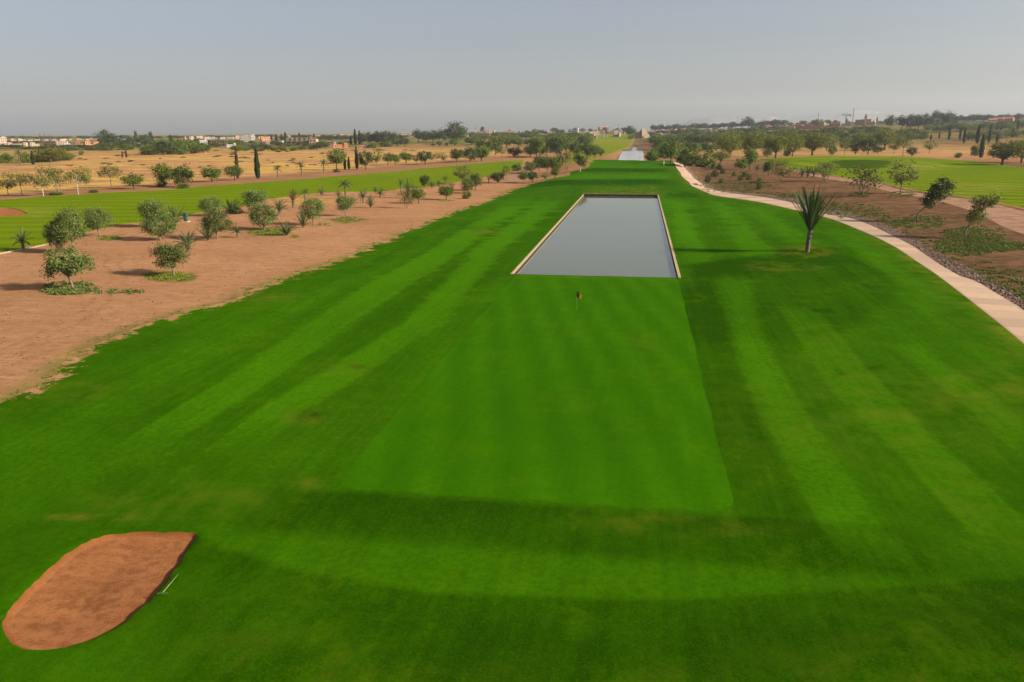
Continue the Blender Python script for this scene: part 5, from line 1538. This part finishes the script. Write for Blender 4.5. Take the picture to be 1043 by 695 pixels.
    b = MB(); b.box(.5 * k, 1.5 * k, -.3, -.01, 0, Ht * .22); b.build("doorway", [bm], r)
    tag(r, "pale stepped tower with a ramp side painted brown for shade at the head of the water axis", "tower")

    def minaret(px, by, top, w, label, body, capm, grp="minarets and towers of the far town"):
        x, y, z = ground(px, by); h = top_z(x, y, px, top) - z; ww = w * depth(x, y, z) / F
        r = empty("minaret", (x, y, z)); r.rotation_euler = (0, 0, math.atan2(-x, y))
        b = MB(); b.box(-ww / 2, ww / 2, -ww / 2, ww / 2, -2, h * .72); b.build("shaft", [body], r)
        b = MB(); b.box(-ww * .62, ww * .62, -ww * .62, ww * .62, h * .72 + .01, h * .76); b.build("gallery", [capm], r)
        b = MB(); b.box(-ww * .28, ww * .28, -ww * .28, ww * .28, h * .76 + .01, h * .9); b.tube([(0, 0, h * .9 + .01), (0, 0, h * .95), (0, 0, h)], [ww * .3, ww * .2, ww * .03], 8); b.build("lantern", [capm], r)
        tag(r, label, "minaret", grp)
    pr = plain("minaret_pink", (.50, .27, .19), .9, .1, .3)
    minaret(484.5, 138.5, 129.3, 1.5, "thin reddish minaret on the skyline near the big rounded tree", pr, MT)
    minaret(881, 128, 115.8, 2.4, "pink minaret with a dark cap near the tower crane", pr, MT)
    def mast(px, by, top, label, leanpx=0.0, name="mast", cat="mast", grp="masts on the skyline", w=.55):
        x, y, z = ground(px, by); h = top_z(x, y, px, top) - z; k = depth(x, y, z) / F; r_ = w * k * .5
        r = empty(name, (x, y, z)); r.rotation_euler = (0, 0, math.atan2(-x, y))
        lx = leanpx * k
        b = MB()
        for sx, sy in ((-1, -1), (1, -1), (1, 1), (-1, 1)): b.tube([(sx * r_, sy * r_, 0), (lx + sx * r_ * .4, sy * r_ * .4, h)], r_ * .35, 5)
        n = 10
        for i in range(n):
            for sy in (-1, 1):
                a, e = i / n, (i + 1) / n; s = 1 if i % 2 else -1
                b.tube([(lx * a + s * r_ * (1 - .6 * a), sy * r_ * (1 - .6 * a), h * a), (lx * e - s * r_ * (1 - .6 * e), sy * r_ * (1 - .6 * e), h * e)], r_ * .2, 4)
        b.build("lattice", [MS], r)
        b = MB(); b.tube([(lx, 0, h * .93), (lx * 1.02, 0, h * 1.04)], r_ * .5, 6); b.build("antenna", [MS], r)
        tag(r, label, cat, grp)
    mast(43.5, 147, 136.3, "first of three leaning site masts over the dark unfinished building", -1.6)
    mast(48, 147, 136, "middle leaning site mast over the dark unfinished building", -1.6)
    mast(52, 147, 138.2, "shortest leaning site mast over the dark unfinished building", -1.2)
    mast(24.5, 145, 137, "thin single mast above the long cream house", 0, w=.35)
    mast(59.5, 145, 138.5, "thin mast above the cream block", 0, w=.35)
    mast(868, 128.5, 110.8, "tallest lattice mast on the skyline beside the tower crane", 0, w=.8)
    mast(832.5, 130, 115.2, "mast rising out of a round tree above the red bank", 0, w=.5)
    mast(629.5, 138, 126.6, "dark thin mast near the stepped tower", 0, w=.6)
    mast(750.5, 133, 119.6, "thin mast on the wooded rise beside the dark hilltop tree", 0, w=.4)
    # tower crane
    x, y, z = ground(861, 129); k = depth(x, y, z) / F; h = top_z(x, y, 861, 116) - z
    r = empty("tower_crane", (x, y, z)); r.rotation_euler = (0, 0, math.atan2(-x, y))
    b = MB()
    for sx in (-1, 1):
        for sy in (-1, 1): b.box(sx * .5 * k - .25, sx * .5 * k + .25, sy * .5 * k - .25, sy * .5 * k + .25, -1, h * .86)
    for i in range(14):
        zz = h * .86 * i / 14; s = 1 if i % 2 else -1
        for sy in (-1, 1): b.tube([(-s * .5 * k, sy * .5 * k, zz), (s * .5 * k, sy * .5 * k, zz + h * .86 / 14)], .18, 4)
    b.build("crane_tower", [MS], r)
    b = MB(); b.tube([(-4.2 * k, 0, h * .9), (4.4 * k, 0, h * .9)], .38 * k, 4); b.tube([(-4.2 * k, 0, h * .92), (0, 0, h * 1.06), (4.4 * k, 0, h * .92)], .10 * k, 4); b.build("jib", [MS], r)
    b = MB(); b.box(2.8 * k, 4.2 * k, -.5 * k, .5 * k, h * .80, h * .87); b.build("counterweight", [MS], r)
    b = MB(); b.box(-.7 * k, .7 * k, -.7 * k, .7 * k, h * .862, h * .885); b.build("cab", [MT], r)
    tag(r, "tower crane with a short jib above the far building site", "crane")

# ------------------------------------------------------------------ distant trees
def woods():
    GS, GM = "tall trees on the skyline", "trees and bushes before the far town"
    one = [
     ("euc", 110.5, 151, 132, 17, "tall rounded tree rising above the red terrace"), ("pine", 125, 149.5, 138, 7, "small conifer beside the tall rounded tree"), ("pine", 139.5, 149, 133.5, 4.6, "narrowest tall conifer in the skyline row"),
     ("euc", 133, 149.5, 139.5, 7, "low rounded crown between two conifers on the skyline"), ("euc", 148, 150, 137, 12, "broad dark crown after the narrowest conifer"), ("pine", 154.5, 149.5, 134.3, 6.5, "pointed dark conifer ending the skyline row"), ("pine", 175, 150, 137.5, 6, "pointed conifer poking above the hedge of bushes"),
     ("bush", 153, 157.5, 147, 14, "first rounded bush of the tall hedge"), ("euc", 168, 158, 142.5, 19, "tallest crown of the hedge"), ("round", 183, 157, 141.5, 19, "wide green crown in the middle of the hedge"), ("round", 197, 155.5, 143.5, 15, "green crown near the end of the hedge"), ("bush", 207.5, 154, 147, 10, "last low bush of the hedge by the orange building"),
     ("bush", 108, 153.5, 146, 17, "dark bank of foliage under the tall rounded tree"), ("bush", 128, 153, 146.5, 18, "foliage bank under the skyline conifers"), ("bush", 92, 153, 149.4, 14, "low green hedge in front of the red terrace"), ("bush", 72, 153.5, 149.4, 18, "low hedge in front of the white wing"),
     ("bush", 83, 158, 153.6, 5, "isolated bush on bare ground before the red terrace"), ("mesq", 240.5, 155, 147.8, 15, "flat dark canopy behind the dead cypress"),
     ("cypress", 276.5, 143, 137.3, 2.2, "first poplar-like spire above the orange-pink villa"), ("cypress", 281.5, 143.5, 136.5, 3, "second poplar-like spire above the cream house"), ("cypress", 287, 143.5, 136.4, 2.8, "third poplar-like spire in the dark skyline row"), ("cypress", 290.8, 143.5, 134.6, 3.6, "stoutest poplar-like spire in the dark skyline row"), ("cypress", 305, 141.5, 135, 2.6, "lone spire above the unfinished brown frame"), ("cypress", 320, 141, 136.2, 2.6, "small spire above the pink house"),
     ("cypress", 362, 147.5, 131.5, 3.6, "tall spire beginning the dark grove"), ("cypress", 366.5, 147.5, 133, 3.6, "second spire beside the tall one at the dark grove"), ("cypress", 357.5, 147.5, 137.5, 3, "short spire leading the dark grove"),
     ("euc", 369, 147.5, 135, 10, "first crown of the dark grove"), ("euc", 377, 147.5, 134.3, 10, "second crown of the dark grove"), ("euc", 385.5, 147.5, 133.8, 11, "highest crown of the dark grove"), ("euc", 394, 147.5, 133.4, 11, "fourth crown of the dark grove"), ("euc", 402, 147.5, 134.3, 9, "fifth crown of the dark grove"), ("euc", 408, 147, 136.5, 7, "small last crown of the dark grove"),
     ("round", 404, 149, 141, 11, "yellow-green bush in front of the dark grove's end"), ("dark", 412, 149, 140.5, 10, "deep green bush in front of the dark grove's end"), ("bush", 393, 150, 144, 12, "low green bush in front of the dark grove"), ("bush", 380, 151, 145.5, 12, "brownish bush in front of the dark grove's middle"),
     ("euc", 426.5, 145, 131.5, 12, "rounded crown starting the second grove"), ("euc", 434, 145, 133.2, 10, "low second crown of the second grove"), ("euc", 441, 145, 132.4, 10, "third crown of the second grove"), ("euc", 448, 145.5, 131.5, 10, "fourth crown of the second grove"), ("euc", 454, 145, 132.2, 9, "last crown beside the big rounded tree"),
     ("euc", 465.5, 147, 123.8, 21, "biggest rounded tree standing out above the whole skyline"), ("dark", 441, 149, 145.8, 4, "small dark bush on the lawn below the second grove"), ("dark", 447.5, 149, 143.8, 5, "taller small dark bush on the lawn below the second grove"), ("dark", 455, 149.5, 144.8, 3, "dark stump-like bush below the big rounded tree"),
     ("pine", 491.5, 138, 129.3, 6.5, "single dark crown on the skyline beside the pink houses"),
     ("round", 463, 149, 141.5, 12, "green bush at the foot of the big rounded tree"), ("round", 480, 148.5, 139.5, 14, "pale green crown beside the big rounded tree's foot"),
     ("dark", 493, 160, 143, 17, "dark full crown behind the verge row's dense end"), ("round", 505, 158, 140.5, 16, "green crown rising behind the thin pale verge tree"), ("round", 516, 151, 139, 13, "yellowish crown in the first gap of the tree mass"), ("round", 528, 151, 139.5, 13, "yellowish crown in the second gap of the tree mass"),
     ("round", 546.5, 161, 137.2, 16, "tallest tree of the dark tree mass"), ("dark", 557, 160, 137.8, 14, "dark tree second in the tree mass"), ("dark", 567, 161, 138.5, 14, "dark tree third in the tree mass"), ("round", 577, 158, 138.5, 14, "green tree last in the tree mass by the far fairway"),
     ("dark", 586, 143.5, 134.3, 13, "dark clump at the head of the far fairway"), ("bush", 600, 143, 137, 6, "small clump beside the pinkish house"), ("euc", 641.5, 139.5, 127.9, 11, "dark square-headed tree beside the stepped tower"),
     ("euc", 762, 129, 118.5, 11, "dark tree crowning the wooded rise"), ("bush", 668, 143, 137, 14, "green clump behind the stepped tower"),
     ("round", 690, 148, 138.5, 15, "green crown behind the tall thicket trees"), ("dark", 705, 149, 136.8, 16, "dark crown before the yellow field, first of three"), ("dark", 716, 148, 138, 14, "middle dark crown before the yellow field"), ("round", 727, 148.5, 138, 15, "last crown before the yellow field"), ("dark", 737, 149, 138.6, 9, "small dark crown next to the olive-yellow tree"),
     ("cypress", 755.3, 140, 133, 2.6, "tiny pointed conifer above the largest yellowish tree"), ("round", 832.5, 130, 121.4, 11, "round tree with a mast rising from it"),
     ("euc", 906.5, 131, 117, 10, "separate rounded eucalyptus leading the tall grove"), ("euc", 918.5, 132, 117, 13, "second eucalyptus of the tall grove"), ("euc", 927.5, 132, 116.5, 12, "third eucalyptus of the tall grove"), ("euc", 935.5, 132, 116.2, 11, "fourth eucalyptus of the tall grove"), ("euc", 943.5, 132, 115.4, 11, "fifth eucalyptus of the tall grove"),
     ("euc", 952, 131.5, 112.6, 9.5, "highest eucalyptus of the tall grove"), ("euc", 958, 131, 115, 8, "slighter eucalyptus between the two highest"), ("euc", 964.5, 131, 112.8, 10.5, "high feathery eucalyptus near the grove's end"), ("euc", 970.5, 130, 115.4, 8, "last eucalyptus of the tall grove"),
     ("bush", 928, 142, 131, 16, "bushy crown in front of the tall eucalyptus grove"), ("bush", 939, 142, 132.5, 13, "second bushy crown in front of the tall eucalyptus grove"), ("cypress", 893, 126, 119, 1.8, "thin spire past the pink villa"), ("cypress", 862, 127, 121, 2.6, "spire at the crane's foot") 
    ]
    for k, x, b, t, w, lb in one:
        T(k, x, b, t, w, lb, GS if t < 136 else GM)
    def gen(n, x0, x1, base, hgt, wr, kinds, lab, grp, jit=.8):
        for i in range(n):
            x = x0 + (x1 - x0) * (i + .5) / n + RN.uniform(-.4, .4) * (x1 - x0) / n
            b = np.interp(x, (x0, x1), base) + RN.uniform(-jit, jit)
            T(RN.choice(kinds), x, b, b - RN.uniform(*hgt), RN.uniform(*wr), lab, grp)
    gen(11, 243, 338, (154.5, 152.5), (3.5, 6.5), (6, 11), ("bush", "dark", "round"), "low bush in the line along the dry field's far side, under the brown buildings", "bushes under the brown buildings")
    gen(7, 2, 62, (146.5, 146.5), (2, 3.5), (8, 13), ("dark", "euc"), "dark flat crown in the strip before the leaning site masts", "crowns before the site masts", .3)
    gen(16, 326, 360, (143, 142), (3, 5.5), (3.5, 6), ("euc", "dark", "pine"), "small dark skyline tree before the dark grove", "skyline trees before the dark grove")
    gen(8, 478, 530, (146, 144), (6, 9), (9, 13), ("round", "mesq", "bush"), "yellow-green crown in the woodland behind the verge row's end", "woodland behind the verge row", 2)
    gen(18, 528, 640, (137, 134.5), (3, 5.5), (4, 7.5), ("euc", "dark", "pine"), "small dark tree on the middle skyline, before the stepped tower", "middle skyline trees", .8)
    gen(10, 532, 584, (140.5, 138.5), (3, 5), (6, 10), ("dark", "round"), "tree behind the dark tree mass, below the long pale wall", "trees below the pale wall")
    gen(34, 664, 800, (133, 127.5), (3.2, 6.2), (5, 9), ("euc", "dark", "dark"), "dark tree on the wooded rise beyond the stepped tower", "trees on the wooded rise", 1.0)
    gen(22, 672, 800, (137.5, 133), (3.5, 6), (6, 11), ("dark", "round", "euc"), "tree on the lower slope of the wooded rise, behind the pink terrace", "trees on the rise's lower slope", 1.4)
    gen(12, 745, 850, (141, 137), (7, 10), (11, 16), ("round", "mesq", "dark"), "tree in the belt behind the yellowish row, under the red bank", "belt under the red bank", 1.6)
    gen(14, 776, 850, (129, 127.4), (3.4, 6), (4, 7), ("euc", "dark", "pine"), "dark skyline tree above the bank of red earth", "skyline trees above the red bank", .5)
    gen(14, 846, 930, (144, 142), (8, 12), (10, 16), ("dark", "bush", "round", "mesq"), "bushy tree in the thick belt behind the dark ovals", "thick belt behind the dark ovals", 2.4)
    gen(8, 850, 900, (135, 134), (4.5, 7), (8, 13), ("dark", "bush"), "dark bush at the foot of the red bank", "bushes at the foot of the red bank", 1)
    gen(24, 944, 1046, (134.5, 131), (6, 9), (8, 12), ("olive", "euc", "olive"), "grey-green olive grove tree behind the line of cypresses", "olive grove behind the cypresses", 1.2)
    gen(16, 984, 1046, (143.5, 138.5), (6.5, 9), (8, 11), ("olive", "olive", "round"), "olive grove tree beside the cypresses, on the reddish field's far edge", "olive trees at the reddish field's edge", 1.2)
    gen(18, 972, 1046, (123.5, 121), (4, 6.5), (6, 10), ("euc", "dark"), "tree of the far treeline above the long pale wall", "far treeline above the pale wall", .8)
    gen(8, 1000, 1046, (127.5, 126.5), (2.5, 4), (6, 10), ("dark", "euc"), "tree below the red-roofed houses on the rise", "trees below the red roofs", .8)
    gen(16, 664, 745, (146, 143), (6, 9), (10, 15), ("bush", "round", "dark"), "leafy crown in the belt between stepped tower and yellow field", "belt before the yellow field", 2.0)
    gen(26, 740, 930, (149, 146), (9, 13), (12, 18), ("mesq", "round", "mesq", "bush"), "olive-green crown in the deep belt behind the yellowish row", "deep belt behind the yellowish row", 2.6)
    gen(16, 480, 545, (141, 139.5), (3.5, 6), (8, 13), ("round", "bush", "dark"), "bushy crown before the pale boundary walls", "crowns before the boundary walls", 1.2)
    gen(14, 548, 600, (156, 150), (9, 13), (11, 15), ("round", "dark", "mesq"), "crown filling the dark tree mass beside the far fairway", "dark tree mass beside the far fairway", 3)
    gen(20, 100, 245, (147.5, 146), (3, 5.5), (8, 14), ("dark", "bush", "euc"), "dark crown in the belt under the skyline conifers and white blocks", "belt under the skyline conifers", 1.5)
    gen(14, 245, 360, (148.5, 147.5), (2.5, 4.5), (6, 11), ("dark", "bush"), "dark bush among the brown buildings", "bushes among the brown buildings", 1.5)
    gen(46, 0, 430, (141.8, 140.4), (2.2, 3.8), (7, 15), ("dark", "euc", "euc"), "flat hazy tree of the last dark line before the horizon, over the town", "last tree line over the town", .5)
    gen(18, 95, 330, (150.5, 149.5), (3.5, 6.5), (8, 15), ("bush", "round", "dark"), "green bush of the belt between the dry field and the houses", "belt between dry field and houses", 1.2)
    gen(14, 0, 100, (152, 151), (2.5, 4.5), (8, 16), ("bush", "dark"), "low dark bush before the cream houses, beyond the green plot", "bushes before the cream houses", 1.0)
    gen(22, 662, 700, (164, 146), (7, 11), (8, 13), ("bush", "round", "dark"), "leafy tree of the thicket along the reddish strip beside the far basin", "thicket beside the far basin", 2.0)
    gen(14, 536, 600, (150, 144), (6, 10), (8, 12), ("round", "dark", "bush"), "crown behind the dark tree mass, before the far fairway", "crowns behind the dark tree mass", 2.0)
    gen(20, 640, 760, (141, 138.5), (3.5, 6), (6, 11), ("bush", "dark"), "dark bush in the belt at the foot of the stepped tower and pink terrace", "bushes at the tower's foot", 1.0)
    gen(18, 700, 780, (153, 150), (5, 9), (9, 14), ("mesq", "bush", "round"), "olive-green bush around the yellow field and the large yellowish trees", "bushes around the yellow field", 2.0)
    gen(12, 148, 212, (157.5, 155), (8, 13), (12, 18), ("bush", "round", "dark"), "leafy bush of the tall hedge beyond the dry field", "tall hedge beyond the dry field", 1.5)
    gen(9, 36, 72, (165.5, 164), (6, 11), (9, 14), ("mesq", "bush"), "yellowish bush beside the big spreading tree on the dry field's edge", "bushes by the big spreading tree", 1.0)
    # dry tussocks of the yellow field
    for i in range(90):
        x = RN.uniform(60, 440); y = RN.uniform(152.5, np.interp(x, (60, 440), (184, 162)))
        T("scrub", x, y, y - RN.uniform(.7, 1.5), RN.uniform(3, 8), "low dark tussock scattered over the yellow dry field", "tussocks on the dry field")

def hills():
    # faint ridge far behind the wooded rise
    hm = plain("far_hill_rock", (.20, .19, .18), .95, .2, .004)
    def ridge(name, pts, Y, label):
        vs, fs = [], []
        dense = smooth(pts, 8)
        for (px, py) in dense:
            d = ray(px, py); t = Y / math.hypot(d[0], d[1])
            x, y, z = d[0] * t, d[1] * t, H + d[2] * t
            z += 12 * noise.noise(Vector((x * .004, y * .004, 1)))
            u = Vector((x, y, 0)).normalized()
            for k, (off, hh) in enumerate(((-900, 0), (-500, .35), (-220, .75), (0, 1), (300, .7), (600, 0))):
                w = noise.noise(Vector((x * .006 + k, y * .006, 3)))
                vs.append((x + u.x * (off + 120 * w), y + u.y * (off + 120 * w), (z * hh * (1 + .25 * w) if 0 < k < 5 else 0) + (0 if 0 < k < 5 else -20)))
        n = len(dense)
        for i in range(n - 1):
            for k in range(5):
                fs.append((i * 6 + k, (i + 1) * 6 + k, (i + 1) * 6 + k + 1, i * 6 + k + 1))
        tag(obj(name, mesh(name, vs, fs, [hm])), label, None, None, "structure")
    ridge("hills", [(655, 133), (690, 127), (705, 123), (725, 118.5), (745, 120), (765, 121), (785, 120), (800, 124), (820, 128)], 7600, "faint hazy hills behind the wooded rise")
    ridge("far_hills", [(770, 125), (800, 120), (830, 115), (850, 112), (880, 113), (915, 115), (960, 117), (1010, 119), (1080, 121)], 9000, "barely visible mountain behind the tower crane")

# ------------------------------------------------------------------ light, sky, air
def light():
    el, az = math.radians(25), math.radians(-10)       # towards the sun
    d = Vector((math.cos(el) * math.cos(az), math.cos(el) * math.sin(az), math.sin(el)))
    sd = bpy.data.lights.new("sun", "SUN"); so = bpy.data.objects.new("sun", sd); COL.objects.link(so)
    sd.energy = SUN; sd.angle = math.radians(3.5); sd.color = (1.0, .89, .74)
    so.rotation_euler = d.to_track_quat("Z", "Y").to_euler()
    so.location = (300, -60, 200)
    w = bpy.data.worlds.new("World"); S.world = w; w.use_nodes = True
    t = w.node_tree; bg = t.nodes["Background"]
    sky = t.nodes.new("ShaderNodeTexSky"); sky.sky_type = "NISHITA"; sky.sun_disc = False
    sky.sun_elevation = el; sky.sun_rotation = math.atan2(d.x, d.y)
    sky.air_density = 1.2; sky.dust_density = 2.2; sky.ozone_density = 2.0; sky.altitude = 400
    hs = t.nodes.new("ShaderNodeHueSaturation"); hs.inputs["Saturation"].default_value = .52
    t.links.new(sky.outputs[0], hs.inputs["Color"]); 
    # thick desert haze: paler and brighter round the sun's side of the sky, slate away from it
    tc = t.nodes.new("ShaderNodeTexCoord"); dot = t.nodes.new("ShaderNodeVectorMath"); dot.operation = "DOT_PRODUCT"
    t.links.new(tc.outputs["Generated"], dot.inputs[0]); dot.inputs[1].default_value = (d.x, d.y, 0)
    mr = t.nodes.new("ShaderNodeMapRange"); t.links.new(dot.outputs["Value"], mr.inputs[0])
    mr.inputs[1].default_value = -.75; mr.inputs[2].default_value = .55; mr.inputs[3].default_value = 0; mr.inputs[4].default_value = 1
    mx = t.nodes.new("ShaderNodeMix"); mx.data_type = "RGBA"; t.links.new(mr.outputs[0], mx.inputs[0])
    mx.inputs[6].default_value = (.76, .775, .88, 1); mx.inputs[7].default_value = (1.12, 1.10, 1.16, 1)
    mu = t.nodes.new("ShaderNodeMix"); mu.data_type = "RGBA"; mu.blend_type = "MULTIPLY"; mu.inputs[0].default_value = 1
    t.links.new(hs.outputs[0], mu.inputs[6]); t.links.new(mx.outputs[2], mu.inputs[7])
    t.links.new(mu.outputs[2], bg.inputs[0])
    bg.inputs[1].default_value = SKY
    if HAZE:
        b = MB(); b.box(-9600, 9600, -9600, 9600, -60, 330)
        t = NT("air")
        v = t.n("ShaderNodeVolumePrincipled"); v.inputs["Color"].default_value = (.80, .88, .98, 1)
        v.inputs["Density"].default_value = HAZE; v.inputs["Anisotropy"].default_value = .25
        t.l(v.outputs[0], t.out.inputs["Volume"])
        tag(b.build("haze", [t.m]), None, None, None, "stuff")

SUN, SKY, HAZE = 4.4, .057, 0.62e-4
build_ground(); build_pond(); things_near(); big_palm(); things_small(); low_growth(); town(); woods(); hills(); light()

vs = S.view_settings
vs.view_transform = "Standard"; vs.look = "None"; vs.exposure = 1.0; vs.gamma = 1; vs.use_curve_mapping = False
c = S.cycles
c.use_denoising = True; c.denoiser = 'OPENIMAGEDENOISE'; c.denoising_input_passes = 'RGB_ALBEDO_NORMAL'; c.denoising_prefilter = 'ACCURATE'
c.max_bounces = 5; c.diffuse_bounces = 2; c.glossy_bounces = 3; c.transmission_bounces = 2; c.volume_bounces = 1; c.transparent_max_bounces = 4
c.use_adaptive_sampling = True; c.adaptive_threshold = .015
c.sample_clamp_indirect = 4
